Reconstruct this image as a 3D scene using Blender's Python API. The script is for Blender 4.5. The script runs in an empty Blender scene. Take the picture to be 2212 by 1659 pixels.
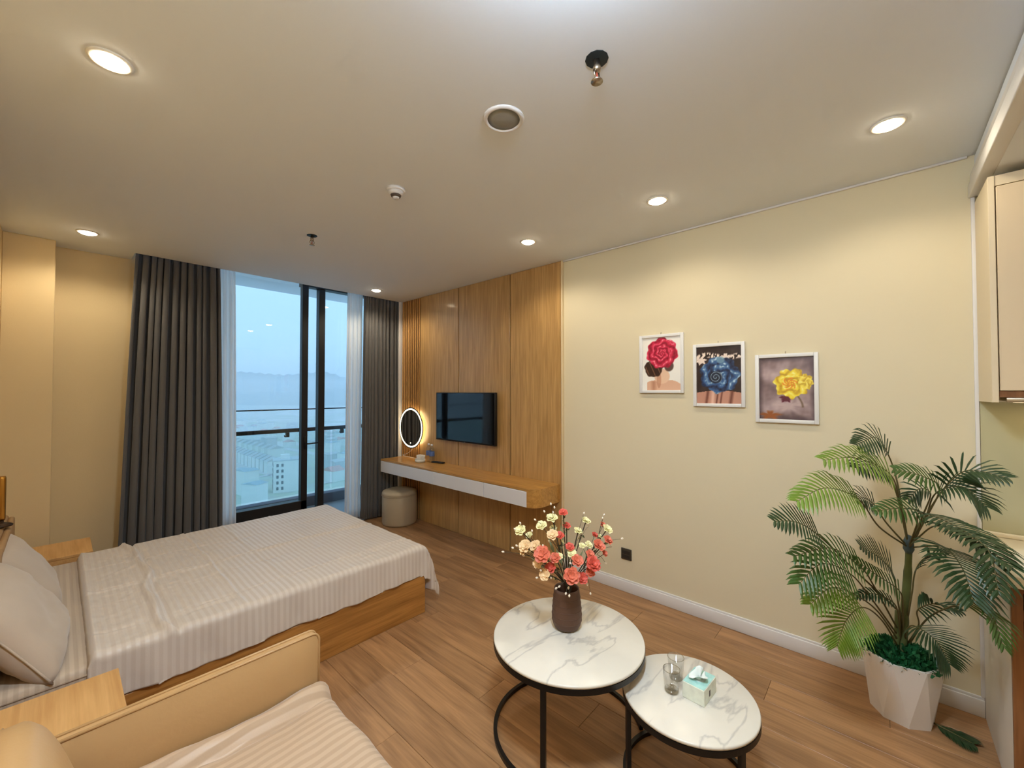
import bpy, bmesh, math, random
import numpy as np
from mathutils import Vector, Matrix

random.seed(7)
rng = np.random.default_rng(11)
SC = bpy.context.scene
COL = SC.collection

# ------------------------------------------------------------------ camera
F_PX, PW, PH = 884.0, 2212.0, 1659.0
CAM_H = 1.55
YAW = math.atan((1106 - 126.5) / F_PX)
PITCH = math.atan(17.0 / F_PX)
cd = bpy.data.cameras.new('camera')
cd.sensor_width = 36.0
cd.lens = 36.0 * F_PX / PW
cd.clip_start = 0.02
cd.clip_end = 20000
cam = bpy.data.objects.new('camera', cd)
cam.location = (0, 0, CAM_H)
cam.rotation_euler = (math.pi / 2 + PITCH, 0, -YAW)
COL.objects.link(cam)
SC.camera = cam

# ------------------------------------------------------------------ world (even overcast evening sky)
wd = bpy.data.worlds.new('overcast_sky')
SC.world = wd
wd.use_nodes = True
bg = wd.node_tree.nodes['Background']
bg.inputs['Color'].default_value = (0.50, 0.82, 1.24, 1)
bg.inputs['Strength'].default_value = 0.87

# window portal: only guides the sampling of the sky through the door opening
pl = bpy.data.lights.new('sky_portal', 'AREA')
pl.shape = 'RECTANGLE'
pl.size, pl.size_y = 1.95, 2.95
pl.cycles.is_portal = True
po = bpy.data.objects.new('sky_portal', pl)
po.location = (1.81, 5.02, 1.45)
po.rotation_euler = (math.radians(-90), 0, 0)
COL.objects.link(po)

SC.view_settings.view_transform = 'Standard'
SC.view_settings.look = 'None'
SC.view_settings.gamma = 1.0
SC.view_settings.use_curve_mapping = False
SC.view_settings.exposure = 0.46
cy = SC.cycles
cy.max_bounces = 9
cy.diffuse_bounces = 5
cy.glossy_bounces = 3
cy.transmission_bounces = 6
cy.transparent_max_bounces = 10
cy.volume_bounces = 1
cy.caustics_reflective = False
cy.caustics_refractive = False
cy.sample_clamp_indirect = 6.0
cy.use_denoising = True
cy.use_adaptive_sampling = True
cy.adaptive_threshold = 0.1
cy.use_light_tree = False
cy.adaptive_min_samples = 16

SPOT_COLOR = (1.0, 0.88, 0.68)
SPOT_POWER = 11.5

# ------------------------------------------------------------------ helpers: objects
def link(o, parent=None):
    COL.objects.link(o)
    if parent is not None:
        o.parent = parent
    return o

def tag(o, label=None, cat=None, group=None, kind=None):
    if label: o['label'] = label
    if cat: o['category'] = cat
    if group: o['group'] = group
    if kind: o['kind'] = kind
    return o

def thing(name, loc, label, cat, group=None, rz=0.0, kind=None):
    o = bpy.data.objects.new(name, None)
    o.empty_display_size = 0.05
    o.location = loc
    o.rotation_euler = (0, 0, rz)
    link(o)
    return tag(o, label, cat, group, kind)

def copy_tree(o, parent=None):
    c = o.copy()
    link(c, parent)
    for ch in list(o.children):
        copy_tree(ch, c)
    return c

class MB:
    """collects shapes; build() makes ONE mesh object"""
    def __init__(s):
        s.v, s.f, s.m, s.sm = [], [], [], []
    def add(s, vs, fs, mi=0, smooth=False):
        b = len(s.v)
        s.v += [tuple(p) for p in vs]
        for f in fs:
            s.f.append([b + i for i in f]); s.m.append(mi); s.sm.append(smooth)
        return s
    def box(s, lo, hi, mi=0, bevel=0.0, seg=2, mat=None):
        bm = bmesh.new()
        bmesh.ops.create_cube(bm, size=1.0)
        c = [(a + b) / 2 for a, b in zip(lo, hi)]
        d = [abs(b - a) for a, b in zip(lo, hi)]
        for v in bm.verts:
            v.co = Vector([v.co[i] * d[i] for i in range(3)])
        if bevel > 0:
            bmesh.ops.bevel(bm, geom=list(bm.edges), offset=min(bevel, min(d) * 0.45), segments=seg, profile=0.5, affect='EDGES')
        for v in bm.verts:
            v.co = v.co + Vector(c)
            if mat is not None: v.co = mat @ v.co
        s.bm(bm, mi, bevel > 0 and seg > 1)
        return s
    def bm(s, bm, mi=0, smooth=False):
        bm.verts.index_update()
        s.add([v.co[:] for v in bm.verts], [[v.index for v in f.verts] for f in bm.faces], mi, smooth)
        bm.free()
        return s
    def lathe(s, prof, seg=32, c=(0, 0, 0), mi=0, smooth=True, close=False):
        n = len(prof)
        vs, fs = [], []
        for k in range(seg):
            a = 2 * math.pi * k / seg
            for r, z in prof:
                vs.append((c[0] + r * math.cos(a), c[1] + r * math.sin(a), c[2] + z))
        for k in range(seg):
            k2 = (k + 1) % seg
            for i in range(n - 1):
                fs.append((k * n + i, k2 * n + i, k2 * n + i + 1, k * n + i + 1))
            if close:
                fs.append((k * n + n - 1, k2 * n + n - 1, k2 * n, k * n))
        if not close and prof[0][0] > 1e-6:
            fs.append([k * n for k in range(seg)][::-1])
        if not close and prof[-1][0] > 1e-6:
            fs.append([k * n + n - 1 for k in range(seg)])
        s.add(vs, fs, mi, smooth)
        return s
    def tube(s, pts, r, seg=8, mi=0, closed=False, smooth=True):
        pts = [Vector(p) for p in pts]
        n = len(pts)
        rs = r if isinstance(r, (list, tuple)) else [r] * n
        vs, fs = [], []
        up = Vector((0, 0, 1))
        prev = None
        for i, p in enumerate(pts):
            if closed:
                t = pts[(i + 1) % n] - pts[i - 1]
            else:
                t = pts[min(i + 1, n - 1)] - pts[max(i - 1, 0)]
            t.normalize()
            if prev is None:
                a = up if abs(t.dot(up)) < 0.9 else Vector((1, 0, 0))
                u = t.cross(a).normalized()
            else:
                u = (prev - t * prev.dot(t))
                u = u.normalized() if u.length > 1e-6 else t.orthogonal().normalized()
            prev = u
            w = t.cross(u)
            for k in range(seg):
                a = 2 * math.pi * k / seg
                vs.append(p + (u * math.cos(a) + w * math.sin(a)) * rs[i])
        m = n if closed else n - 1
        for i in range(m):
            j = (i + 1) % n
            for k in range(seg):
                k2 = (k + 1) % seg
                fs.append((i * seg + k, i * seg + k2, j * seg + k2, j * seg + k))
        if not closed:
            fs.append(list(range(seg))[::-1])
            fs.append([(n - 1) * seg + k for k in range(seg)])
        s.add(vs, fs, mi, smooth)
        return s
    def grid(s, P, mi=0, smooth=True, flip=False, drop=None):
        """P: array (nu, nv, 3); faces with all corners in drop are left out"""
        nu, nv = P.shape[:2]
        fs = []
        for i in range(nu - 1):
            for j in range(nv - 1):
                if drop is not None and drop[i:i + 2, j:j + 2].all(): continue
                q = (i * nv + j, (i + 1) * nv + j, (i + 1) * nv + j + 1, i * nv + j + 1)
                fs.append(q[::-1] if flip else q)
        s.add(P.reshape(-1, 3).tolist(), fs, mi, smooth)
        return s
    def prism(s, outline, z0, z1, mi=0, smooth=False):
        n = len(outline)
        vs = [(x, y, z0) for x, y in outline] + [(x, y, z1) for x, y in outline]
        fs = [list(range(n))[::-1], [n + i for i in range(n)]]
        fs += [(i, (i + 1) % n, n + (i + 1) % n, n + i) for i in range(n)]
        s.add(vs, fs, mi, smooth)
        return s
    def build(s, name, mats, parent=None, origin=None):
        me = bpy.data.meshes.new(name)
        o0 = origin or (0, 0, 0)
        me.from_pydata([(p[0] - o0[0], p[1] - o0[1], p[2] - o0[2]) for p in s.v], [], s.f)
        for m in (mats if isinstance(mats, (list, tuple)) else [mats]):
            me.materials.append(m)
        me.polygons.foreach_set('material_index', s.m)
        me.polygons.foreach_set('use_smooth', s.sm)
        me.update()
        o = bpy.data.objects.new(name, me)
        if origin is not None and parent is None:
            o.location = origin
        link(o, parent)
        return o

def part(parent, name, mb, mats, label=None):
    """mb holds world coordinates (parent chain unrotated): express them relative to the parent"""
    p, off = parent, Vector((0, 0, 0))
    while p is not None:
        off += Vector(p.location); p = p.parent
    o = mb.build(name, mats, parent, origin=tuple(off))
    if label: o['label'] = label
    return o

def smart_edges(o, ang=35):
    m = o.modifiers.new('edges', 'EDGE_SPLIT')
    m.split_angle = math.radians(ang)
    return o

def solidify(o, t, off=-1):
    m = o.modifiers.new('thickness', 'SOLIDIFY')
    m.thickness = t; m.offset = off
    return o

def bez(pts, n=24):
    """Catmull-Rom through points"""
    P = [Vector(p) for p in pts]
    P = [P[0] * 2 - P[1]] + P + [P[-1] * 2 - P[-2]]
    out = []
    m = len(P) - 3
    for i in range(m):
        k = max(2, int(n / m))
        for j in range(k):
            t = j / k
            a, b, c, d = P[i:i + 4]
            out.append(0.5 * ((2 * b) + (c - a) * t + (2 * a - 5 * b + 4 * c - d) * t * t + (3 * b - a - 3 * c + d) * t ** 3))
    out.append(P[-2])
    return out

# pixel of the photograph + depth along the viewing axis -> point of the room
_f = Vector((math.sin(YAW) * math.cos(PITCH), math.cos(YAW) * math.cos(PITCH), math.sin(PITCH)))
_r = Vector((math.cos(YAW), -math.sin(YAW), 0))
_u = _r.cross(_f)
def at(px, py, k):
    return Vector((0, 0, CAM_H)) + (_f + _r * ((px - PW / 2) / F_PX) - _u * ((py - PH / 2) / F_PX)) * k

# ------------------------------------------------------------------ helpers: materials
def lin(c):
    return tuple((x / 12.92 if x <= 0.04045 else ((x + 0.055) / 1.055) ** 2.4) for x in (v / 255 for v in c)) + (1,)

MATS = {}
def mat(name, color=(200, 200, 200), rough=0.5, metal=0.0, spec=0.5, bump=None, emit=None, coat=0.0, sheen=0.0, vary=None):
    m = bpy.data.materials.new(name)
    m.use_nodes = True
    nt = m.node_tree
    b = nt.nodes['Principled BSDF']
    b.inputs['Base Color'].default_value = lin(color) if max(color) > 1.0 else tuple(color) + (1,)
    b.inputs['Roughness'].default_value = rough
    b.inputs['Metallic'].default_value = metal
    b.inputs['Specular IOR Level'].default_value = spec
    b.inputs['Coat Weight'].default_value = coat
    b.inputs['Sheen Weight'].default_value = sheen
    if emit:
        b.inputs['Emission Color'].default_value = tuple(emit[0]) + (1,)
        b.inputs['Emission Strength'].default_value = emit[1]
    tc = None
    if vary:
        tc = nt.nodes.new('ShaderNodeTexCoord')
        nz = nt.nodes.new('ShaderNodeTexNoise')
        nz.inputs['Scale'].default_value = vary[0]
        nz.inputs['Detail'].default_value = 4
        nt.links.new(tc.outputs['Object'], nz.inputs['Vector'])
        mx = nt.nodes.new('ShaderNodeMix'); mx.data_type = 'RGBA'
        c = b.inputs['Base Color'].default_value[:3]
        mx.inputs['A'].default_value = tuple(x * (1 - vary[1]) for x in c) + (1,)
        mx.inputs['B'].default_value = tuple(min(1, x * (1 + vary[1])) for x in c) + (1,)
        nt.links.new(nz.outputs['Fac'], mx.inputs['Factor'])
        nt.links.new(mx.outputs['Result'], b.inputs['Base Color'])
    if bump:
        tc = tc or nt.nodes.new('ShaderNodeTexCoord')
        nz = nt.nodes.new('ShaderNodeTexNoise')
        nz.inputs['Scale'].default_value = bump[0]
        nz.inputs['Detail'].default_value = 3
        nt.links.new(tc.outputs['Object'], nz.inputs['Vector'])
        bp = nt.nodes.new('ShaderNodeBump')
        bp.inputs['Strength'].default_value = bump[1]
        bp.inputs['Distance'].default_value = bump[2] if len(bump) > 2 else 0.01
        nt.links.new(nz.outputs['Fac'], bp.inputs['Height'])
        nt.links.new(bp.outputs['Normal'], b.inputs['Normal'])
    MATS[name] = m
    return m

def wood(name, dark, light, axis=1, scale=3.0, stretch=14.0, rough=0.4, vary=0.18, coat=0.0, fine=60.0):
    """grain runs along axis; per-object random offset and tone"""
    m = bpy.data.materials.new(name)
    m.use_nodes = True
    nt = m.node_tree; N = nt.nodes; L = nt.links
    b = N['Principled BSDF']
    b.inputs['Roughness'].default_value = rough
    b.inputs['Coat Weight'].default_value = coat
    b.inputs['Coat Roughness'].default_value = 0.12
    tc = N.new('ShaderNodeTexCoord'); oi = N.new('ShaderNodeObjectInfo')
    mul = N.new('ShaderNodeMath'); mul.operation = 'MULTIPLY'; mul.inputs[1].default_value = 37.0
    L.new(oi.outputs['Random'], mul.inputs[0])
    add = N.new('ShaderNodeVectorMath'); add.operation = 'ADD'
    L.new(tc.outputs['Object'], add.inputs[0]); L.new(mul.outputs[0], add.inputs[1])
    mp = N.new('ShaderNodeMapping')
    s = [stretch, stretch, stretch]; s[axis] = 1.0
    mp.inputs['Scale'].default_value = s
    L.new(add.outputs[0], mp.inputs['Vector'])
    n1 = N.new('ShaderNodeTexNoise'); n1.inputs['Scale'].default_value = scale; n1.inputs['Detail'].default_value = 6; n1.inputs['Distortion'].default_value = 0.6
    L.new(mp.outputs[0], n1.inputs['Vector'])
    mp2 = N.new('ShaderNodeMapping')
    s2 = [fine, fine, fine]; s2[axis] = 1.5
    mp2.inputs['Scale'].default_value = s2
    L.new(add.outputs[0], mp2.inputs['Vector'])
    n2 = N.new('ShaderNodeTexNoise'); n2.inputs['Scale'].default_value = 2.0; n2.inputs['Detail'].default_value = 3
    L.new(mp2.outputs[0], n2.inputs['Vector'])
    mixf = N.new('ShaderNodeMix'); mixf.data_type = 'FLOAT'; mixf.inputs['Factor'].default_value = 0.35
    L.new(n1.outputs['Fac'], mixf.inputs['A']); L.new(n2.outputs['Fac'], mixf.inputs['B'])
    cr = N.new('ShaderNodeValToRGB')
    cr.color_ramp.elements[0].position = 0.3; cr.color_ramp.elements[0].color = lin(dark)
    cr.color_ramp.elements[1].position = 0.68; cr.color_ramp.elements[1].color = lin(light)
    L.new(mixf.outputs['Result'], cr.inputs['Fac'])
    hsv = N.new('ShaderNodeHueSaturation')
    mr = N.new('ShaderNodeMapRange'); mr.inputs['To Min'].default_value = 1 - vary; mr.inputs['To Max'].default_value = 1 + vary
    L.new(oi.outputs['Random'], mr.inputs['Value']); L.new(mr.outputs[0], hsv.inputs['Value'])
    L.new(cr.outputs['Color'], hsv.inputs['Color'])
    L.new(hsv.outputs['Color'], b.inputs['Base Color'])
    bp = N.new('ShaderNodeBump'); bp.inputs['Strength'].default_value = 0.08; bp.inputs['Distance'].default_value = 0.003
    L.new(n2.outputs['Fac'], bp.inputs['Height']); L.new(bp.outputs['Normal'], b.inputs['Normal'])
    return m

def glass_mat(name, tint=(1, 1, 1), refl=1.0):
    """thin architectural pane: clear with a Fresnel reflection"""
    m = bpy.data.materials.new(name)
    m.use_nodes = True
    nt = m.node_tree; N = nt.nodes; L = nt.links
    N.remove(N['Principled BSDF'])
    out = N['Material Output']
    tr = N.new('ShaderNodeBsdfTransparent'); tr.inputs['Color'].default_value = tuple(tint) + (1,)
    gl = N.new('ShaderNodeBsdfGlossy'); gl.inputs['Roughness'].default_value = 0.0
    fr = N.new('ShaderNodeLayerWeight'); fr.inputs['Blend'].default_value = 0.5
    pw = N.new('ShaderNodeMath'); pw.operation = 'POWER'; pw.inputs[1].default_value = 4.0
    L.new(fr.outputs['Facing'], pw.inputs[0])
    ml = N.new('ShaderNodeMath'); ml.operation = 'MULTIPLY_ADD'; ml.inputs[1].default_value = 0.6 * refl; ml.inputs[2].default_value = 0.035 * refl
    L.new(pw.outputs[0], ml.inputs[0])
    mx = N.new('ShaderNodeMixShader')
    L.new(ml.outputs[0], mx.inputs['Fac']); L.new(tr.outputs[0], mx.inputs[1]); L.new(gl.outputs[0], mx.inputs[2])
    L.new(mx.outputs[0], out.inputs['Surface'])
    return m

def fabric(name, color, color2=None, stripe=None, rough=0.85, sheen=0.3, bump=(220, 0.12, 0.002), trans=0.0):
    """woven cloth; stripe=(axis, period) adds satin stripes in object space"""
    m = mat(name, color, rough, bump=bump, sheen=sheen)
    nt = m.node_tree; N = nt.nodes; L = nt.links; b = N['Principled BSDF']
    if stripe:
        tc = N.new('ShaderNodeTexCoord'); sx = N.new('ShaderNodeSeparateXYZ')
        L.new(tc.outputs['Object'], sx.inputs[0])
        d = N.new('ShaderNodeMath'); d.operation = 'MULTIPLY'; d.inputs[1].default_value = 2 * math.pi / stripe[1]
        L.new(sx.outputs[stripe[0]], d.inputs[0])
        sn = N.new('ShaderNodeMath'); sn.operation = 'SINE'; L.new(d.outputs[0], sn.inputs[0])
        mr = N.new('ShaderNodeMapRange'); mr.inputs['From Min'].default_value = -0.35; mr.inputs['From Max'].default_value = 0.35
        L.new(sn.outputs[0], mr.inputs['Value'])
        mx = N.new('ShaderNodeMix'); mx.data_type = 'RGBA'
        mx.inputs['A'].default_value = lin(color); mx.inputs['B'].default_value = lin(color2 or color)
        L.new(mr.outputs[0], mx.inputs['Factor']); L.new(mx.outputs['Result'], b.inputs['Base Color'])
        mr2 = N.new('ShaderNodeMapRange'); mr2.inputs['To Min'].default_value = rough; mr2.inputs['To Max'].default_value = rough - 0.35
        L.new(mr.outputs[0], mr2.inputs['Value']); L.new(mr2.outputs[0], b.inputs['Roughness'])
    return m

def attr_mat(name, rough=0.35):
    m = bpy.data.materials.new(name); m.use_nodes = True
    nt = m.node_tree; b = nt.nodes['Principled BSDF']
    a = nt.nodes.new('ShaderNodeAttribute'); a.attribute_name = 'print_color'
    nt.links.new(a.outputs['Color'], b.inputs['Base Color'])
    b.inputs['Roughness'].default_value = rough
    return m

# ------------------------------------------------------------------ materials
M_ceiling = mat('ceiling_paint', (230, 235, 243), 0.9, bump=(40, 0.02))
M_wall = mat('cream_wall_paint', (224, 213, 184), 0.85, bump=(60, 0.03))
M_wall_left = mat('beige_wallpaper', (222, 198, 152), 0.85, bump=(120, 0.05))
M_white_trim = mat('white_trim_paint', (226, 224, 224), 0.45)
M_floor = wood('oak_laminate', (124, 88, 57), (182, 138, 95), axis=1, scale=2.2, stretch=9.0, rough=0.42, vary=0.10, fine=45)
M_sub = mat('dark_subfloor', (60, 42, 28), 0.9)
M_panel = wood('honey_wood_panel', (158, 120, 68), (204, 162, 104), axis=2, scale=2.6, stretch=16.0, rough=0.38, vary=0.05, coat=0.15)
M_slat = wood('honey_wood_slat', (164, 114, 60), (210, 158, 94), axis=2, scale=2.6, stretch=16.0, rough=0.45, vary=0.12)
M_groove = mat('dark_panel_joint', (52, 30, 12), 0.8)
M_desk = wood('honey_wood_desk', (160, 112, 50), (208, 156, 84), axis=1, scale=2.4, stretch=16.0, rough=0.34, vary=0.04, coat=0.2)
M_bedwood = wood('bed_oak', (136, 88, 36), (188, 132, 66), axis=0, scale=2.4, stretch=16.0, rough=0.45, vary=0.04)
M_nightwood = wood('nightstand_oak', (190, 138, 78), (224, 178, 116), axis=1, scale=2.0, stretch=10.0, rough=0.45, vary=0.04)
M_white_lacquer = mat('white_lacquer', (226, 226, 230), 0.25)
M_black_metal = mat('black_metal', (14, 13, 13), 0.4, spec=0.4)
M_frame_dark = mat('dark_aluminium', (26, 27, 30), 0.45, spec=0.4)
M_brass = mat('brushed_brass', (196, 140, 62), 0.3, metal=1.0)
M_curtain = fabric('charcoal_curtain_fabric', (90, 87, 85), rough=0.8, sheen=0.25)
M_stool = mat('taupe_leather', (176, 160, 134), 0.5, bump=(90, 0.06))
M_sofa = mat('beige_leather', (190, 152, 104), 0.42, bump=(70, 0.05))
M_quilt = fabric('striped_satin_quilt', (201, 188, 177), (210, 199, 189), stripe=(0, 0.030), rough=0.75)
M_sheet = fabric('striped_satin_sheet', (182, 164, 145), (196, 179, 160), stripe=(0, 0.026), rough=0.75)
M_pillow = fabric('greige_pillow_cotton', (190, 174, 157), rough=0.8)
M_blanket = fabric('striped_throw', (180, 154, 128), (194, 168, 142), stripe=(1, 0.03), rough=0.8)
M_headboard = mat('tan_upholstery', (170, 134, 92), 0.6, bump=(200, 0.1, 0.002))
M_sky_glass = glass_mat('door_glass', (0.93, 0.97, 0.97))
M_rail_glass = glass_mat('balustrade_glass', (0.90, 0.95, 0.94), 0.7)
M_clear = glass_mat('drinking_glass_clear', (0.985, 0.985, 0.98), 1.1)

# ================================================================== STRUCTURE
WX, LX = 2.978, -0.287          # right (TV) wall and left wall
ZC = 2.707                      # ceiling
YW = 4.86                       # window wall, inner face
YB = -3.2                       # back wall
YK = -0.347                     # kitchen starts
DX0, DX1 = 0.86, 2.76           # door opening in the window wall
ZP = 2.92                       # top of the curtain pocket / balcony ceiling

# floor: subfloor + individual planks
fl = MB().box((LX - 0.1, YB - 0.1, -0.1), (WX + 0.1, YW + 0.14, -0.012)).build('floor', M_sub)
tag(fl, 'brown oak laminate floor laid in long planks', 'floor', kind='structure')
PWD, PLN = 0.192, 1.28
plank_mesh = None
cols = int(math.ceil((WX - LX) / PWD))
for i in range(cols):
    x0 = LX + i * PWD
    x1 = min(WX, x0 + PWD)
    y = YB - (i * 0.47 % PLN)
    while y < YW + 0.02:
        ya, yb = max(y, YB), min(y + PLN, YW + 0.02)
        y += PLN
        if yb - ya < 0.03: continue
        mb = MB().box((-(x1 - x0) / 2 + 0.0006, -(yb - ya) / 2 + 0.0006, -0.012), ((x1 - x0) / 2 - 0.0006, (yb - ya) / 2 - 0.0006, 0.0), bevel=0.0012, seg=1)
        o = mb.build('plank', M_floor, fl)
        o.location = ((x0 + x1) / 2, (ya + yb) / 2, 0)

# walls
w = MB().box((WX, YB, 0), (WX + 0.12, YW + 0.2, ZC + 0.25)).build('wall_right', M_wall)
tag(w, 'cream painted wall behind the television and pictures', 'wall', kind='structure')
w = MB().box((LX - 0.12, YB, 0), (LX, YW + 0.2, ZC + 0.25)).build('wall_left', M_wall_left)
tag(w, 'beige wall behind the bed headboard and sofa', 'wall', kind='structure')
w = MB().box((LX - 0.12, YB - 0.12, 0), (WX + 0.12, YB, ZC + 0.25)).build('wall_back', M_wall)
tag(w, 'cream wall behind the viewer', 'wall', kind='structure')
w = MB()
w.box((LX, YW, 0), (DX0, YW + 0.2, ZP))
w.box((DX1, YW, 0), (WX, YW + 0.2, ZP))
w.box((DX0, YW, ZP - 0.04), (DX1, YW + 0.2, ZP + 0.08))
w = w.build('wall_window', M_wall_left)
tag(w, 'beige wall around the balcony door', 'wall', kind='structure')
w = MB().box((LX, 4.668, 0), (-0.029, YW, ZC), bevel=0.004, seg=1).build('wall_pillar', M_wall_left)
tag(w, 'beige boxed pillar in the corner beside the bed', 'pillar', kind='structure')

# ceiling with a curtain pocket over the window (y 4.60 .. wall, x from 0.41)
YPK, XPK = 4.60, 0.41
c = MB()
c.box((LX - 0.1, YB - 0.1, ZC), (WX + 0.1, YPK, ZC + 0.12))
c.box((LX, YPK, ZC), (XPK, YW, ZC + 0.12))
c.box((XPK, YPK, ZP), (WX, YW, ZP + 0.06))
c = c.build('ceiling', M_ceiling)
tag(c, 'smooth off-white ceiling with recessed fittings', 'ceiling', kind='structure')
c = MB().box((LX, YB, 2.50), (WX, YK - 0.02, 2.56)).build('ceiling_lower', M_ceiling)
tag(c, 'lowered ceiling over the kitchen corner', 'ceiling', kind='structure')

# bulkhead at the kitchen edge: shadow gap, face, two mouldings
b = MB()
b.box((LX, YK - 0.05, 2.505), (WX, YK - 0.004, ZC - 0.012))
bk = b.build('ceiling_bulkhead', M_ceiling)
tag(bk, 'stepped white bulkhead where the kitchen ceiling drops', 'bulkhead', kind='structure')
b = MB().box((LX, YK - 0.03, ZC - 0.012), (WX, YK - 0.012, ZC)); part(bk, 'shadow_gap', b, mat('bulkhead_gap_shadow', (120, 114, 104), 0.9))
b = MB().box((LX, YK - 0.01, 2.578), (WX, YK + 0.012, 2.613), bevel=0.004); part(bk, 'moulding', b, M_white_trim)
b = MB().box((LX, YK - 0.03, 2.497), (WX, YK + 0.020, 2.562), bevel=0.005); part(bk, 'moulding', b, M_white_trim)

# slim cornice bead between ceiling and right wall
t = MB().box((WX - 0.014, YK + 0.02, ZC - 0.012), (WX, 2.08, ZC), bevel=0.003).build('trim_1', M_white_trim)
tag(t, 'thin white bead where ceiling meets the picture wall', 'trim', kind='structure')
# baseboard right
t = MB()
t.box((WX - 0.014, YK, 0.0), (WX, 2.075, 0.082), bevel=0.003)
t.box((WX - 0.009, YK, 0.078), (WX, 2.075, 0.096), bevel=0.003)
t = t.build('baseboard_right', M_white_trim)
tag(t, 'white baseboard along the picture wall', 'baseboard', kind='structure')
t = MB().box((WX - 0.012, YK - 0.002, 0.096), (WX, YK + 0.012, 2.50), bevel=0.002).build('trim_2', M_white_trim)
tag(t, 'white vertical edge bead beside the kitchen', 'trim', kind='structure')
t = MB().box((WX - 0.028, 2.070, 0.0), (WX, 2.083, ZC), bevel=0.002).build('trim_3', mat('champagne_edge_strip', (226, 206, 168), 0.4))
tag(t, 'pale vertical edge strip ending the wood panelling', 'trim', kind='structure')
t = MB().box((LX, YB, 0), (LX + 0.014, 4.66, 0.09), bevel=0.003).build('baseboard_left', M_white_trim)
tag(t, 'white baseboard along the bed wall', 'baseboard', kind='structure')

# wood panelling: backing, boards with open joints, fluted slats by the window
PX = WX - 0.022
pn = MB().box((WX - 0.008, 2.083, 0), (WX, 4.585, ZC)).build('wall_panelling', M_groove)
tag(pn, 'honey wood wall panelling with a fluted strip near the curtain', 'wall panelling', kind='structure')
for a, bb in ((2.083, 2.694), (2.694, 3.465), (3.465, 4.185)):
    mb = MB().box((PX, a + 0.006, 0.002), (WX - 0.008, bb - 0.006, ZC - 0.002), bevel=0.0015, seg=1)
    o = mb.build('board', M_panel, pn, origin=(WX - 0.01, (a + bb) / 2, 1.3)); o.location = (WX - 0.01, (a + bb) / 2, 1.3)
NS = 10
sw = (4.582 - 4.19) / NS
sl_me = None
for i in range(NS):
    yc = 4.19 + (i + 0.5) * sw
    if sl_me is None:
        o = MB().box((-0.003, -sw * 0.27, 0.002), (0.008, sw * 0.27, ZC - 0.002), bevel=0.003).build('slat', M_slat, pn)
        sl_me = o.data
    else:
        o = bpy.data.objects.new('slat', sl_me); link(o, pn)
    o.location = (WX - 0.016, yc, 0)
t = MB().box((WX - 0.06, 4.588, 0), (WX, 4.600, ZC), bevel=0.002).build('light_leak_strip', M_white_trim)  # white strip added for the window light leaking past the curtain
tag(t, 'added white strip standing for window light between panelling and curtain', 'trim', kind='structure')

# ------------------------------------------------------------------ balcony door
dr = thing('door_1', (0, 0, 0), 'black aluminium glazed balcony door with tall clear panes', 'door', kind='structure')
def stile(x0, x1, y0, y1, z0, z1, name='stile'):
    part(dr, name, MB().box((x0, y0, z0), (x1, y1, z1), bevel=0.003, seg=1), M_frame_dark)
stile(DX0, DX0 + 0.06, 4.86, 4.97, 0, ZP - 0.04, 'jamb')
stile(DX1 - 0.06, DX1, 4.86, 4.97, 0, ZP - 0.04, 'jamb')
stile(DX0, 1.905, 4.86, 4.97, 0.0, 0.325, 'bottom_rail')
stile(1.905, DX1, 4.87, 4.97, 0.0, 0.055, 'threshold')
stile(DX0, 1.84, 4.86, 4.97, 2.86, ZP - 0.04, 'head_rail')
stile(1.84, DX1, 4.86, 4.97, 2.758, ZP - 0.04, 'head_rail')
stile(1.842, 1.908, 4.86, 4.93, 0.0, 2.88)
stile(2.034, 2.106, 4.88, 4.96, 0.0, 2.80)
for (x0, x1, yy, z0, z1) in ((0.92, 1.843, 4.90, 0.325, 2.862), (1.907, 2.036, 4.92, 0.05, 2.76), (2.104, 2.702, 4.925, 0.05, 2.76)):
    part(dr, 'pane', MB().box((x0, yy, z0), (x1, yy + 0.008, z1)), M_sky_glass)
h = MB(); h.box((1.868, 4.842, 0.90), (1.892, 4.862, 1.04), bevel=0.004)
h.tube([(1.88, 4.85, 0.965), (1.88, 4.815, 0.965), (1.90, 4.80, 0.965), (2.0, 4.80, 0.968)], 0.008, 8)
part(dr, 'handle', h, M_black_metal)

# ------------------------------------------------------------------ balcony
bal_floor = MB().box((-0.4, 4.97, -0.15), (4.2, 6.02, -0.02)).build('floor_balcony', mat('grey_balcony_tile', (150, 154, 160), 0.5, vary=(3, 0.1)))
tag(bal_floor, 'grey tiled balcony floor outside the door', 'floor', kind='structure')
o = MB().box((-0.4, 5.86, -0.02), (4.2, 6.02, 0.112), bevel=0.004).build('trim_5', mat('dark_grey_kerb', (86, 90, 100), 0.7))
tag(o, 'dark grey kerb under the balcony railing', 'kerb', kind='structure')
o = MB().box((-0.4, 4.97, ZP), (4.2, 6.12, ZP + 0.18)).build('ceiling_balcony', mat('balcony_soffit_paint', (240, 242, 245), 0.85))
tag(o, 'pale balcony ceiling seen above the door glass', 'ceiling', kind='structure')
o = MB(); o.box((-0.5, 4.97, -0.2), (-0.4, 6.1, ZP)); o.box((4.2, 4.97, -0.2), (4.3, 6.1, ZP)); o = o.build('wall_balcony', mat('balcony_render', (200, 204, 208), 0.9))
tag(o, 'pale side wall of the balcony', 'wall', kind='structure')
rl = thing('balcony_railing', (2.0, 5.92, 0.112), 'dark steel balcony railing with glass infill and a slim upper bar', 'railing')
part(rl, 'handrail', MB().box((-0.4, 5.90, 1.005), (4.2, 5.95, 1.055), bevel=0.006), M_frame_dark)
part(rl, 'upper_bar', MB().tube([(-0.4, 5.925, 1.312), (4.2, 5.925, 1.312)], 0.008, 8), M_frame_dark)
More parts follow.
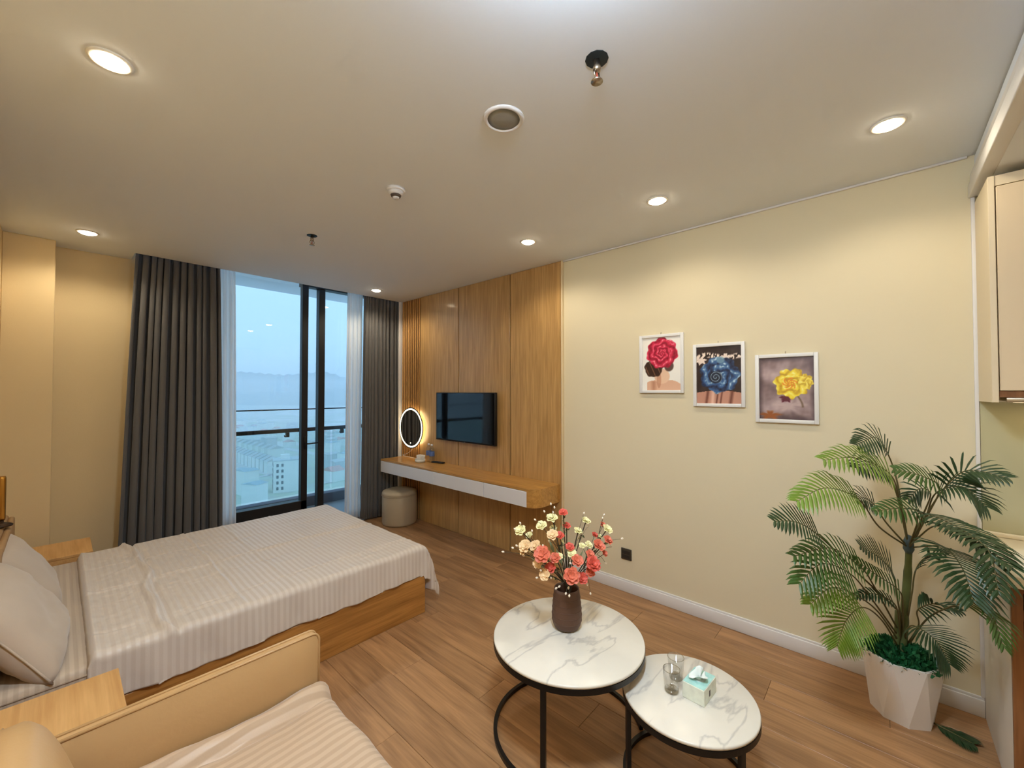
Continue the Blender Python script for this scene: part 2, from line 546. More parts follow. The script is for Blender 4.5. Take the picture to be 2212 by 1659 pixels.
for x0 in (-0.35, 1.16, 2.67):
    part(rl, 'glass_panel', MB().box((x0, 5.918, 0.16), (x0 + 1.48, 5.930, 1.004)), M_rail_glass)
for x in (2.065, 2.812):
    part(rl, 'clamp', MB().box((x - 0.02, 5.895, 0.945), (x + 0.02, 5.95, 1.004), bevel=0.005).tube([(x - 0.02, 5.90, 0.95), (x - 0.045, 5.885, 0.955), (x - 0.05, 5.885, 0.975)], 0.007, 6), M_black_metal)
for x in (-0.38, 4.18):
    part(rl, 'post', MB().box((x - 0.02, 5.90, 0.10), (x + 0.02, 5.95, 1.32), bevel=0.004), M_frame_dark)

# ================================================================== DOWNLIGHTS AND CEILING FITTINGS
M_lens = mat('downlight_lens', (255, 240, 210), 0.4, emit=((1.0, 0.86, 0.60), 30.0))
M_ring = mat('downlight_ring', (238, 234, 226), 0.4)
def downlight(x, y, label, z=ZC, r=0.046, power=SPOT_POWER, group='recessed ceiling downlights', color=SPOT_COLOR):
    t = thing('downlight', (x, y, z), label, 'ceiling light', group)
    part(t, 'trim_ring', MB().lathe([(r, z - 0.001), (r + 0.004, z - 0.006), (r + 0.014, z - 0.004), (r + 0.016, z)], 32, (x, y, 0), close=True), M_ring)
    prof = [(r, z - 0.001), (r * 0.98, z - 0.007), (r * 0.7, z - 0.014), (r * 0.35, z - 0.0175), (0.0, z - 0.018)]
    part(t, 'lens', MB().lathe(prof, 32, (x, y, 0)), M_lens)
    ld = bpy.data.lights.new('downlight_beam', 'SPOT')
    ld.energy = power
    ld.color = color
    ld.spot_size = math.radians(154)
    ld.spot_blend = 0.5
    ld.shadow_soft_size = 0.045
    lo = bpy.data.objects.new('downlight_beam', ld)
    lo.location = (0, 0, -0.03)
    link(lo, t)
    return t
downlight(0.105, 1.986, power=SPOT_POWER * 1.3, label='bright round downlight above the foot of the sofa, large at upper left')
downlight(2.39, -0.036, power=SPOT_POWER * 0.8, label='round downlight nearest the kitchen bulkhead at the right')
downlight(2.41, 0.991, power=SPOT_POWER * 0.9, label='round downlight above the picture wall, second from the kitchen')
downlight(2.407, 2.005, power=SPOT_POWER * 1.15, label='round downlight in front of the panelling edge, third from the kitchen')
downlight(2.408, 4.253, power=SPOT_POWER * 1.6, label='small round downlight beside the right curtain')
downlight(0.125, 4.258, power=SPOT_POWER * 1.2, label='round downlight near the pillar beyond the bed')
downlight(0.105, 0.95, 'round downlight over the sofa behind the upper edge of view')
downlight(0.6, -1.6, 'round downlight in the kitchen ceiling behind the viewer', z=2.50)
downlight(1.9, -1.6, 'round downlight in the kitchen ceiling over the worktop', z=2.50)
downlight(1.655, 5.10, 'balcony downlight peeping over the door head', z=ZP, power=2.0)

# added unseen opal lamp for cool fill, guessed from the glow on the ceiling
M_opal = mat('opal_lamp_diffuser', (250, 250, 255), 0.4, emit=((0.74, 0.92, 1.10), 104.0))
ox, oy = 0.64, 0.38
t = thing('added_ceiling_lamp', (ox, oy, ZC), 'round opal ceiling lamp with white rim, added unseen above the viewer', 'ceiling light')
part(t, 'rim', MB().lathe([(0.175, ZC), (0.195, ZC), (0.195, ZC - 0.035), (0.175, ZC - 0.035)], 48, (ox, oy, 0), close=True, smooth=False), M_white_trim)
part(t, 'diffuser', MB().lathe([(0.176, ZC - 0.034), (0.17, ZC - 0.06), (0.14, ZC - 0.085), (0.08, ZC - 0.10), (0.0, ZC - 0.105)], 48, (ox, oy, 0)), M_opal)

M_grille = mat('grey_speaker_mesh', (150, 150, 146), 0.7, bump=(400, 0.3, 0.003))
t = thing('ceiling_speaker', (1.247, 1.173, ZC), 'round ceiling speaker with grey mesh and white rim', 'speaker')
part(t, 'rim', MB().lathe([(0.068, ZC), (0.068, ZC - 0.006), (0.078, ZC - 0.010), (0.086, ZC - 0.004), (0.087, ZC)], 40, (1.247, 1.173, 0), close=True), M_white_trim)
part(t, 'grille', MB().lathe([(0.068, ZC - 0.004), (0.04, ZC - 0.008), (0.0, ZC - 0.009)], 40, (1.247, 1.173, 0)), M_grille)

sx, sy = 1.275, 2.044
t = thing('smoke_detector', (sx, sy, ZC), 'cream dome smoke detector between speaker and window sprinkler', 'smoke detector')
part(t, 'base', MB().lathe([(0.052, ZC), (0.052, ZC - 0.012), (0.047, ZC - 0.016), (0.0, ZC - 0.016)], 32, (sx, sy, 0)), M_white_trim)
part(t, 'dome', MB().lathe([(0.042, ZC - 0.016), (0.041, ZC - 0.022), (0.030, ZC - 0.034), (0.0, ZC - 0.036)], 32, (sx, sy, 0)), M_white_trim)
part(t, 'vent_ring', MB().lathe([(0.030, ZC - 0.034), (0.026, ZC - 0.044), (0.018, ZC - 0.046), (0.0, ZC - 0.046)], 24, (sx, sy, 0)), mat('dark_vent', (84, 70, 60), 0.6))
part(t, 'cap', MB().lathe([(0.019, ZC - 0.046), (0.017, ZC - 0.055), (0.0, ZC - 0.056)], 24, (sx, sy, 0)), M_white_trim)

M_chrome = mat('worn_chrome', (176, 164, 148), 0.3, metal=1.0)
M_dark_hole = mat('dark_teal_cup', (20, 34, 40), 0.6)
def sprinkler(x, y, label, s):
    t = thing('sprinkler', (x, y, ZC), label, 'sprinkler')
    part(t, 'cup', MB().lathe([(0.040 * s, ZC), (0.040 * s, ZC - 0.002), (0.018 * s, ZC - 0.003), (0.0, ZC - 0.003)], 12, (x, y, 0), smooth=False), M_dark_hole)
    part(t, 'stem', MB().lathe([(0.010 * s, ZC - 0.002), (0.011 * s, ZC - 0.02 * s), (0.014 * s, ZC - 0.03 * s), (0.012 * s, ZC - 0.045 * s), (0.0, ZC - 0.045 * s)], 16, (x, y, 0)), M_chrome)
    part(t, 'frame_arm', MB().tube([(x - 0.012 * s, y, ZC - 0.042 * s), (x - 0.018 * s, y, ZC - 0.058 * s), (x - 0.004 * s, y, ZC - 0.075 * s)], 0.003 * s, 6), M_chrome)
    part(t, 'frame_arm', MB().tube([(x + 0.012 * s, y, ZC - 0.042 * s), (x + 0.018 * s, y, ZC - 0.058 * s), (x + 0.004 * s, y, ZC - 0.075 * s)], 0.003 * s, 6), M_chrome)
    part(t, 'bulb', MB().lathe([(0.0, ZC - 0.046 * s), (0.004 * s, ZC - 0.05 * s), (0.004 * s, ZC - 0.07 * s), (0.0, ZC - 0.072 * s)], 10, (x, y, 0)), mat('sprinkler_bulb', (150, 60, 40), 0.2))
    part(t, 'deflector', MB().lathe([(0.0, ZC - 0.075 * s), (0.020 * s, ZC - 0.077 * s), (0.021 * s, ZC - 0.081 * s), (0.0, ZC - 0.081 * s)], 16, (x, y, 0)), M_chrome)
sprinkler(1.238, 0.72, 'brass sprinkler head hanging from a dark cup, nearest the top edge', 1.0)
sprinkler(1.241, 3.114, 'small sprinkler head on the ceiling near the window', 0.9)

# ================================================================== CURTAINS
def curtain(name, xt0, xt1, xb0, xb1, y, z0, z1, n, amp, label, m, cat='curtain', seed=0, group=None, phase=0.0):
    r = np.random.default_rng(seed)
    nu, nv = n * 14, 26
    u = np.linspace(0, 1, nu)
    wob = np.interp(u, np.linspace(0, 1, n + 1), np.cumsum(np.r_[0, r.uniform(0.6, 1.4, n)]))
    wob = wob / wob[-1] * n
    am = np.interp(u, np.linspace(0, 1, n + 1), r.uniform(0.7, 1.25, n + 1))
    P = np.zeros((nu, nv, 3))
    for j in range(nv):
        t = j / (nv - 1)                      # 0 top .. 1 bottom
        s = t ** 0.8
        a = xt0 + (xb0 - xt0) * s; b = xt1 + (xb1 - xt1) * s
        x = a + (b - a) * u
        ph = 2 * math.pi * wob + phase + 0.35 * math.sin(3 * t) * np.sin(7 * u)
        k = amp * am * (0.62 + 0.38 * t)
        P[:, j, 0] = x + 0.25 * k * np.sin(2 * ph)
        P[:, j, 1] = y - k * np.cos(ph) * 0.9
        P[:, j, 2] = z1 + (z0 - z1) * t
    o = MB().grid(P).build(name, m)
    solidify(o, 0.004, 0)
    tag(o, label, cat, group)
    return o
M_sheer = bpy.data.materials.new('white_sheer_voile'); M_sheer.use_nodes = True
nt = M_sheer.node_tree; N = nt.nodes; N.remove(N['Principled BSDF'])
d = N.new('ShaderNodeBsdfDiffuse'); d.inputs['Color'].default_value = (0.97, 0.97, 0.97, 1)
tl = N.new('ShaderNodeBsdfTranslucent'); tl.inputs['Color'].default_value = (0.97, 0.97, 0.97, 1)
tp = N.new('ShaderNodeBsdfTransparent')
m1 = N.new('ShaderNodeMixShader'); m1.inputs[0].default_value = 0.6
m2 = N.new('ShaderNodeMixShader'); m2.inputs[0].default_value = 0.18
nt.links.new(d.outputs[0], m1.inputs[1]); nt.links.new(tl.outputs[0], m1.inputs[2])
nt.links.new(m1.outputs[0], m2.inputs[1]); nt.links.new(tp.outputs[0], m2.inputs[2])
nt.links.new(m2.outputs[0], N['Material Output'].inputs['Surface'])

curtain('curtain', 0.425, 1.01, 0.335, 1.055, 4.675, 0.015, 2.80, 11, 0.060, 'charcoal pleated curtain hanging beside the bed, left of the balcony door', M_curtain, seed=3)
curtain('curtain', 2.49, 2.945, 2.475, 2.945, 4.675, 0.015, 2.80, 10, 0.052, 'charcoal pleated curtain gathered between balcony door and panelling', M_curtain, seed=5)
curtain('sheer_curtain', 0.99, 1.165, 1.0, 1.20, 4.785, 0.015, 2.84, 4, 0.022, 'white sheer curtain bunched left of the balcony door', M_sheer, seed=8)
curtain('sheer_curtain', 2.325, 2.52, 2.31, 2.50, 4.785, 0.015, 2.84, 4, 0.022, 'white sheer curtain bunched right of the balcony door', M_sheer, seed=9)
for yy, nm in ((4.675, 'grey curtain track along the ceiling pocket'), (4.785, 'slim sheer curtain track nearest the door')):
    o = MB().box((XPK + 0.01, yy - 0.012, ZP - 0.03), (WX - 0.03, yy + 0.012, ZP), bevel=0.003).build('curtain_track', M_white_trim)
    tag(o, nm, 'curtain track')

# ================================================================== FLOATING DESK
DKX = 2.62
t = thing('floating_desk', (WX - 0.2, 3.3, 0.587), 'wall-hung honey wood desk with white drawer fronts and a rounded end', 'desk')
Y0, Y1 = 2.105, 4.50
rad = 0.11
out = []
for k in range(9):
    a = math.pi + math.pi / 2 * k / 8
    out.append((DKX + rad + rad * math.cos(a), Y0 + rad + rad * math.sin(a)))
outline = out + [(PX, Y0), (PX, Y1), (DKX, Y1)]
# top slab
part(t, 'desk_top', MB().prism(outline, 0.722, 0.741), M_desk)
# rounded wooden end block
YD = 2.20
endo = [(x, y) for x, y in out] + [(PX, Y0), (PX, YD + 0.02), (DKX, YD)]
part(t, 'rounded_end', MB().prism([(x + 0.0, y) for x, y in endo], 0.587, 0.722), M_desk)
part(t, 'carcass', MB().box((DKX + 0.02, YD, 0.587), (PX, Y1, 0.7215)), mat('desk_carcass', (190, 186, 178), 0.5))
ys = [YD, 2.715, 3.465, Y1]
for a, bb in zip(ys[:-1], ys[1:]):
    part(t, 'drawer_front', MB().box((DKX - 0.002, a + 0.002, 0.588), (DKX + 0.018, bb - 0.002, 0.718), bevel=0.002, seg=1), M_white_lacquer)

# ------------------------------------------------------------------ items on the desk
def bottle(x, y, label, s=1.0):
    z = 0.741
    t = thing('water_bottle', (x, y, z), label, 'bottle', 'water bottles on the desk')
    prof = [(0.0, 0.0), (0.028, 0.0), (0.031, 0.006), (0.031, 0.05), (0.029, 0.055), (0.031, 0.06), (0.031, 0.13), (0.026, 0.16), (0.012, 0.185), (0.012, 0.198), (0.0, 0.198)]
    part(t, 'body', MB().lathe([(r * s, zz * s + z) for r, zz in prof], 20, (x, y, 0)), glass_mat('bottle_plastic', (0.93, 0.95, 0.97), 1.6))
    part(t, 'label_band', MB().lathe([(0.0316 * s, z + 0.072 * s), (0.0322 * s, z + 0.074 * s), (0.0322 * s, z + 0.122 * s), (0.0316 * s, z + 0.124 * s)], 20, (x, y, 0), close=True), mat('blue_label', (86, 112, 168), 0.4))
    part(t, 'cap', MB().lathe([(0.0135 * s, z + 0.188 * s), (0.0135 * s, z + 0.207 * s), (0.0, z + 0.208 * s)], 16, (x, y, 0)), M_white_lacquer)
bottle(2.905, 3.93, 'clear water bottle on the desk, nearer the oval mirror')
bottle(2.885, 3.845, 'clear water bottle on the desk, nearer the television')
t = thing('napkin_holder', (2.80, 3.95, 0.741), 'small white napkin holder on the desk beside the bottles', 'napkin holder')
part(t, 'tray', MB().lathe([(0.0, 0.741), (0.050, 0.741), (0.058, 0.752), (0.060, 0.775), (0.056, 0.775), (0.052, 0.755), (0.0, 0.752)], 24, (2.80, 3.95, 0)), mat('glass_white_dish', (214, 216, 210), 0.2))
nb = MB()
for k in range(5):
    a = 0.5 * k - 1.0
    m_ = Matrix.Translation((2.80 + 0.012 * (k - 2), 3.95, 0.79)) @ Matrix.Rotation(a * 0.22, 4, 'X') @ Matrix.Rotation(0.2 * k, 4, 'Z')
    nb.box((-0.004, -0.032, -0.036), (0.004, 0.032, 0.036), bevel=0.003, mat=m_)
part(t, 'folded_napkin', nb, mat('white_paper', (236, 230, 220), 0.9)); t.children[-1]['kind'] = 'stuff'
t = thing('remote_control', (2.90, 3.70, 0.741), 'black remote control lying on the desk under the television', 'remote')
mt = Matrix.Translation((2.905, 3.755, 0.741)) @ Matrix.Rotation(math.radians(12), 4, 'Z')
part(t, 'body', MB().box((-0.022, -0.085, 0.0), (0.022, 0.085, 0.016), bevel=0.006, mat=mt), M_black_metal)
kb = MB()
for i in range(6):
    for j in range(3):
        kb.box((-0.014 + j * 0.010, -0.06 + i * 0.018, 0.016), (-0.007 + j * 0.010, -0.05 + i * 0.018, 0.018), mat=mt)
part(t, 'button', kb, mat('remote_keys', (70, 70, 74), 0.6)); t.children[-1]['kind'] = 'stuff'

# ------------------------------------------------------------------ lit mirror
MY, MZ, MR = 4.295, 1.108, 0.247
t = thing('round_mirror', (PX, MY, MZ), 'round wall mirror with a glowing ring on the fluted panelling', 'mirror')
def disc_x(mb, x, r0, r1, seg=64, mi=0):
    vs, fs = [], []
    for k in range(seg):
        a = 2 * math.pi * k / seg
        vs.append((x, MY + r0 * math.cos(a), MZ + r0 * math.sin(a)))
        vs.append((x, MY + r1 * math.cos(a), MZ + r1 * math.sin(a)))
    for k in range(seg):
        j = (k + 1) % seg
        fs.append((2 * k, 2 * k + 1, 2 * j + 1, 2 * j))
    mb.add(vs, fs, mi)
    return mb
def cyl_x(mb, x0, x1, r, seg=64):
    vs, fs = [], []
    for k in range(seg):
        a = 2 * math.pi * k / seg
        for x in (x0, x1):
            vs.append((x, MY + r * math.cos(a), MZ + r * math.sin(a)))
    for k in range(seg):
        j = (k + 1) % seg
        fs.append((2 * k, 2 * j, 2 * j + 1, 2 * k + 1))
    fs.append([2 * k for k in range(seg)]); fs.append([2 * k + 1 for k in range(seg)][::-1])
    mb.add(vs, fs)
    return mb
part(t, 'mount', cyl_x(MB(), 2.915, PX - 0.004, 0.19), mat('mirror_mount', (200, 196, 190), 0.5))
part(t, 'mirror_glass', cyl_x(MB(), 2.902, 2.906, MR), mat('silvered_mirror', (205, 208, 208), 0.02, metal=1.0))
M_led = mat('mirror_led', (255, 246, 220), 0.5, emit=((1.0, 0.90, 0.68), 1.9))
M_led2 = mat('mirror_backlight', (255, 240, 200), 0.5, emit=((1.0, 0.80, 0.45), 14.0))
lr = MB(); disc_x(lr, 2.9008, MR - 0.026, MR - 0.008); part(t, 'led_ring', lr, M_led)
rimb = MB()
rimb.tube([(2.904, MY + (MR + 0.001) * math.cos(2 * math.pi * k / 64), MZ + (MR + 0.001) * math.sin(2 * math.pi * k / 64)) for k in range(64)], 0.0035, 6, closed=True)
part(t, 'rim', rimb, M_frame_dark)
part(t, 'backlight', MB().tube([(2.922, MY + 0.205 * math.cos(2 * math.pi * k / 48), MZ + 0.205 * math.sin(2 * math.pi * k / 48)) for k in range(48)], 0.006, 6, closed=True), M_led2)
tb = MB()
tb.tube([(2.9004, MY + 0.006 * math.cos(2 * math.pi * k / 16), MZ - 0.185 + 0.006 * math.sin(2 * math.pi * k / 16)) for k in range(16)], 0.0012, 5, closed=True)
part(t, 'touch_switch', tb, M_led)
cb = MB().tube(bez([(2.93, MY - 0.02, MZ - 0.19), (2.935, MY + 0.02, MZ - 0.27), (2.93, MY + 0.12, MZ - 0.33), (2.92, MY + 0.19, 0.76), (2.915, MY + 0.12, 0.747), (2.91, 4.02, 0.746)], 36), 0.003, 6)
part(t, 'power_cord', cb, M_white_lacquer)

# ------------------------------------------------------------------ television
t = thing('television', (2.92, 3.31, 1.0), 'black flat screen television mounted on the wood panelling', 'television')
part(t, 'bezel', MB().box((2.893, 2.836, 1.010), (2.925, 3.780, 1.543), bevel=0.004), M_black_metal)
part(t, 'screen', MB().box((2.8915, 2.848, 1.026), (2.8935, 3.768, 1.534)), mat('tv_screen_glass', (6, 6, 8), 0.06, spec=0.6))
part(t, 'back_housing', MB().box((2.925, 2.95, 1.05), (2.945, 3.66, 1.40), bevel=0.006), M_black_metal)
part(t, 'wall_bracket', MB().box((2.945, 3.15, 1.15), (PX - 0.001, 3.46, 1.35)), M_black_metal)
part(t, 'standby_light', MB().box((2.8925, 3.28, 1.014), (2.8935, 3.30, 1.018)), mat('tv_logo', (120, 120, 124), 0.4))

# ------------------------------------------------------------------ pouf stool
t = thing('pouf_stool', (2.735, 4.27, 0), 'round taupe leather pouf under the far end of the desk', 'stool')
pf = [(0.0, 0.0), (0.185, 0.0), (0.195, 0.012), (0.200, 0.03), (0.200, 0.335)]
part(t, 'body', MB().lathe(pf + [(0.199, 0.337), (0.0, 0.337)], 40, (2.735, 4.27, 0)), M_stool)
part(t, 'cushion_top', MB().lathe([(0.197, 0.337), (0.202, 0.342), (0.203, 0.362), (0.192, 0.382), (0.160, 0.393), (0.08, 0.398), (0.0, 0.399)], 40, (2.735, 4.27, 0)), M_stool)
part(t, 'piping', MB().tube([(2.735 + 0.202 * math.cos(2 * math.pi * k / 40), 4.27 + 0.202 * math.sin(2 * math.pi * k / 40), 0.339) for k in range(40)], 0.004, 6, closed=True), M_stool)

# ================================================================== BED
BX0, BX1, BY0, BY1 = -0.19, 1.752, 2.404, 3.98
t = thing('bed', (0.8, 3.2, 0), 'low oak platform bed with a tan upholstered headboard', 'bed')
part(t, 'side_rail', MB().box((BX0, BY0, 0.0), (BX1, BY0 + 0.025, 0.262), bevel=0.003, seg=1), M_bedwood)
part(t, 'side_rail', MB().box((BX0, BY1 - 0.025, 0.0), (BX1, BY1, 0.262), bevel=0.003, seg=1), M_bedwood)
part(t, 'foot_rail', MB().box((BX1 - 0.025, BY0 + 0.026, 0.0), (BX1, BY1 - 0.026, 0.262), bevel=0.003, seg=1), M_bedwood)
part(t, 'slat_base', MB().box((BX0, BY0 + 0.03, 0.20), (BX1 - 0.03, BY1 - 0.03, 0.24)), M_bedwood)
part(t, 'headboard', MB().box((LX + 0.015, BY0 - 0.02, 0.0), (BX0 - 0.002, BY1 + 0.02, 0.80), bevel=0.02, seg=3), M_headboard)
for k in range(4):
    y = BY0 + (k + 0.5) * (BY1 - BY0) / 4
    part(t, 'headboard_cushion', MB().box((BX0 - 0.004, y - 0.195, 0.30), (BX0 + 0.022, y + 0.195, 0.785), bevel=0.015, seg=3), M_headboard)
t = thing('mattress', (0.8, 3.2, 0.262), 'thick mattress in a striped beige fitted sheet on the bed', 'mattress')
part(t, 'sheet_cover', MB().box((BX0 + 0.025, BY0 + 0.005, 0.245), (BX1 - 0.012, BY1 - 0.005, 0.435), bevel=0.035, seg=4), M_sheet)
sc_ = MB().tube([(BX0 + 0.06, BY0 + 0.006, 0.40), (BX1 - 0.05, BY0 + 0.006, 0.40)], 0.005, 6)
part(t, 'edge_piping', sc_, M_sheet)

# quilt: draped grid with folding creases
def smoothstep(a, b, x):
    q = np.clip((x - a) / (b - a), 0, 1)
    return q * q * (3 - 2 * q)
def noise2(X, Y, seed, oct=4, f0=2.0):
    r = np.random.default_rng(seed)
    out = np.zeros_like(X)
    amp, f = 1.0, f0
    for _ in range(oct):
        for _k in range(5):
            a = r.uniform(0, 2 * math.pi); ph = r.uniform(0, 6.28)
            out += amp / 5 * np.sin((X * math.cos(a) + Y * math.sin(a)) * f * 2.2 + ph)
        amp *= 0.55; f *= 1.9
    return out
def drape(Tt, edge, rad, slack):
    """arc-length coordinate past an edge -> (horizontal, drop)"""
    over = np.clip(Tt - edge, 0, None)
    arc = np.clip(over, 0, rad * math.pi / 2) / rad
    hz = np.minimum(Tt, edge) + rad * np.sin(arc)
    dr = rad * (1 - np.cos(arc))
    rest = np.clip(over - rad * math.pi / 2, 0, None)
    return hz + rest * slack, dr + rest * math.sqrt(1 - slack * slack)
ns_, nt_ = 190, 210
QT = 0.470
S = np.linspace(0.095, 2.08, ns_)             # along x
T = np.linspace(-4.18, -2.18, nt_)            # along -y (far .. near)
SS, TT = np.meshgrid(S, T, indexing='ij')
yf = -3.96
hx, dx_ = drape(SS, 1.722, 0.04, 0.14)
hy, dy_ = drape(TT, -2.435, 0.035, 0.04)
over_far = np.clip(yf - TT, 0, None)
Xq, Yq = hx, -np.where(TT < yf, yf - over_far * 0.10, hy)
drop = np.maximum(dx_, dy_)
drop = np.maximum(drop, over_far * 0.98)
near_hem = np.clip(drop, 0, None)
Zq = QT - drop
# the loose corner: cloth past both edges swings outwards
both = (dx_ > 0.03) & (dy_ > 0.03)
cr_ = np.where(both, np.minimum(dx_, dy_), 0)
Xq = Xq + cr_ * 0.30
Yq = Yq + cr_ * 0.10
Zq = Zq - cr_ * 0.30
topw = np.clip(1 - drop / 0.08, 0, 1)
bump = 0.0050 * noise2(SS, TT, 5, 4, 2.2) + 0.0032 * noise2(SS, TT * 2.2, 6, 4, 5.0)
def crease(d, wdt, h):
    return 1.5 * h * np.exp(-(d / wdt) ** 2)
wig = 0.012 * np.sin(TT * 5.1) + 0.008 * np.sin(TT * 13.0)
bump += crease(SS - 0.352 - wig * 1.6, 0.016, 0.016) + crease(SS - 0.385 - wig, 0.009, -0.010)
bump += crease(SS - 0.66 - wig * 0.6, 0.008, 0.005) + crease(SS - 0.672 - wig * 0.6, 0.006, -0.003)
bump += crease(SS - 0.905 - wig * 0.4, 0.007, 0.004) + crease(SS - 1.25 - wig * 0.4, 0.008, 0.003)
wy = 0.010 * np.sin(SS * 4.0)
bump += crease(TT + 3.17 - wy, 0.008, -0.007) + crease(TT + 3.15 - wy, 0.008, 0.006)
bump += crease(TT + 2.60 - wy, 0.008, -0.004) + crease(TT + 2.585 - wy, 0.007, 0.003)
bump += crease(TT + 2.95 - 2 * wy, 0.006, -0.003) + crease(TT + 3.55 + wy, 0.007, -0.004)
rq = np.random.default_rng(77)
for _ in range(46):                           # short random wrinkles, mostly along the bed
    cs, ct = rq.uniform(0.2, 1.7), -rq.uniform(2.45, 3.95)
    an = rq.normal(0, 0.35) + (math.pi / 2 if rq.random() < 0.2 else 0)
    du, dv = (SS - cs) * math.cos(an) + (TT - ct) * math.sin(an), -(SS - cs) * math.sin(an) + (TT - ct) * math.cos(an)
    ln_ = rq.uniform(0.06, 0.22)
    bump += rq.uniform(0.0015, 0.0045) * rq.choice((-1, 1)) * np.exp(-(dv / rq.uniform(0.006, 0.014)) ** 2) * np.exp(-(du / ln_) ** 2)
Zq += bump * (0.25 + 0.75 * topw)
# head end: a soft folded edge
Zq += 0.012 * np.exp(-((SS - 0.11) / 0.03) ** 2) - 0.045 * smoothstep(0.115, 0.095, SS) * topw
# hanging sides: gentle flutes
side = np.clip(dy_ / 0.15, 0, 1)
Yq -= side * (0.006 * np.sin(SS * 21 + 1.2 * np.sin(SS * 5)) + 0.004 * np.sin(SS * 47))
foot = np.clip(dx_ / 0.2, 0, 1)
Xq += foot * (0.012 * np.sin(TT * 13) + 0.007 * np.sin(TT * 31))
Zq = np.maximum(Zq, 0.03)
P = np.stack([Xq, Yq, Zq], -1)
# the near hem stops just above the rail except at the loose foot corner
hem = 0.262 + 0.006 * np.sin(SS * 9)
lift = (dy_ > dx_) & (SS < 1.74) & (P[..., 2] < hem)
P[..., 2] = np.where(lift, hem, P[..., 2])
o = MB().grid(P, flip=True, drop=lift).build('quilt', M_quilt)
solidify(o, 0.009, -1)
tag(o, 'striped beige satin quilt with fold creases spread over the bed', 'quilt')

def pillow(name, loc, size, rot, label, seed, m=M_pillow):
    n = 26
    a = np.linspace(-1, 1, n)
    U, V = np.meshgrid(a, a, indexing='ij')
    edge = np.clip((1 - np.abs(U) ** 3.2) * (1 - np.abs(V) ** 3.2), 0, 1) ** 0.42
    pinch = 1 - 0.07 * (1 - np.abs(U)) * np.abs(V) ** 2
    X = U * size[0] / 2 * (1 - 0.06 * (1 - V ** 2) * np.abs(U) ** 3)
    Y = V * size[1] / 2 * (1 - 0.06 * (1 - U ** 2) * np.abs(V) ** 3)
    wr = 0.13 * noise2(U, V, seed, 5, 2.4)
    Zt = size[2] / 2 * edge * (1 + wr); Zb = -size[2] / 2 * edge * (1 - wr)
    rm = (Matrix.Translation(loc) @ Matrix.Rotation(rot[2], 4, 'Z') @ Matrix.Rotation(rot[1], 4, 'Y') @ Matrix.Rotation(rot[0], 4, 'X'))
    mb = MB()
    for Z, fl_ in ((Zt, False), (Zb, True)):
        G = np.stack([X, Y, Z], -1).reshape(-1, 3)
        G = np.array([(rm @ Vector(p))[:] for p in G]).reshape(n, n, 3)
        mb.grid(G, flip=fl_)
    t = thing(name, loc, label, 'pillow')
    body = part(t, 'cover', mb, m)
    w_ = body.modifiers.new('weld', 'WELD'); w_.merge_threshold = 0.001
    hemp = []
    for k in range(60):
        q = 2 * math.pi * k / 60
        cu, cv = math.cos(q), math.sin(q)
        s_ = 1 / max(abs(cu), abs(cv))
        uu, vv = cu * s_, cv * s_
        hemp.append((rm @ Vector((uu * size[0] / 2 * (1 - 0.06 * (1 - vv * vv) * abs(uu) ** 3) , vv * size[1] / 2 * (1 - 0.06 * (1 - uu * uu) * abs(vv) ** 3), 0)))[:])
    part(t, 'seam', MB().tube(hemp, 0.004, 5, closed=True), m)
    return t
pillow('pillow', (-0.112, 3.42, 0.585), (0.42, 0.66, 0.15), (0.0, math.radians(60), math.radians(3)), 'greige pillow leaning on the headboard, farther from the sofa', 21)
pillow('pillow', (-0.100, 2.73, 0.590), (0.43, 0.66, 0.17), (math.radians(-2), math.radians(57), math.radians(-4)), 'greige pillow leaning on the headboard, nearer the sofa', 22)

# nightstands
def nightstand(y0, y1, label):
    t = thing('nightstand', (-0.05, (y0 + y1) / 2, 0), label, 'nightstand', 'oak nightstands beside the bed')
    xa, xb, zt = LX + 0.016, 0.176, 0.452
    part(t, 'top', MB().box((xa, y0, zt - 0.018), (xb, y1, zt), bevel=0.002, seg=1), M_nightwood)
    part(t, 'side_panel', MB().box((xa, y0, 0.0), (xb - 0.006, y0 + 0.018, zt - 0.019)), M_nightwood)
    part(t, 'side_panel', MB().box((xa, y1 - 0.018, 0.0), (xb - 0.006, y1, zt - 0.019)), M_nightwood)
    for z0, z1 in ((0.05, 0.23), (0.236, zt - 0.02)):
        d_ = part(t, 'drawer_front', MB().box((xb - 0.022, y0 + 0.02, z0), (xb - 0.004, y1 - 0.02, z1), bevel=0.002, seg=1), M_nightwood)
        part(d_, 'handle', MB().box((xb - 0.004, (y0 + y1) / 2 - 0.05, (z0 + z1) / 2 - 0.006), (xb + 0.012, (y0 + y1) / 2 + 0.05, (z0 + z1) / 2 + 0.006), bevel=0.003), M_black_metal)
    part(t, 'back_panel', MB().box((xa, y0 + 0.018, 0.03), (xa + 0.01, y1 - 0.018, zt - 0.02)), M_nightwood)
nightstand(1.86, 2.27, 'light oak nightstand between sofa arm and bed')
nightstand(4.06, 4.46, 'light oak nightstand beyond the bed near the pillar')

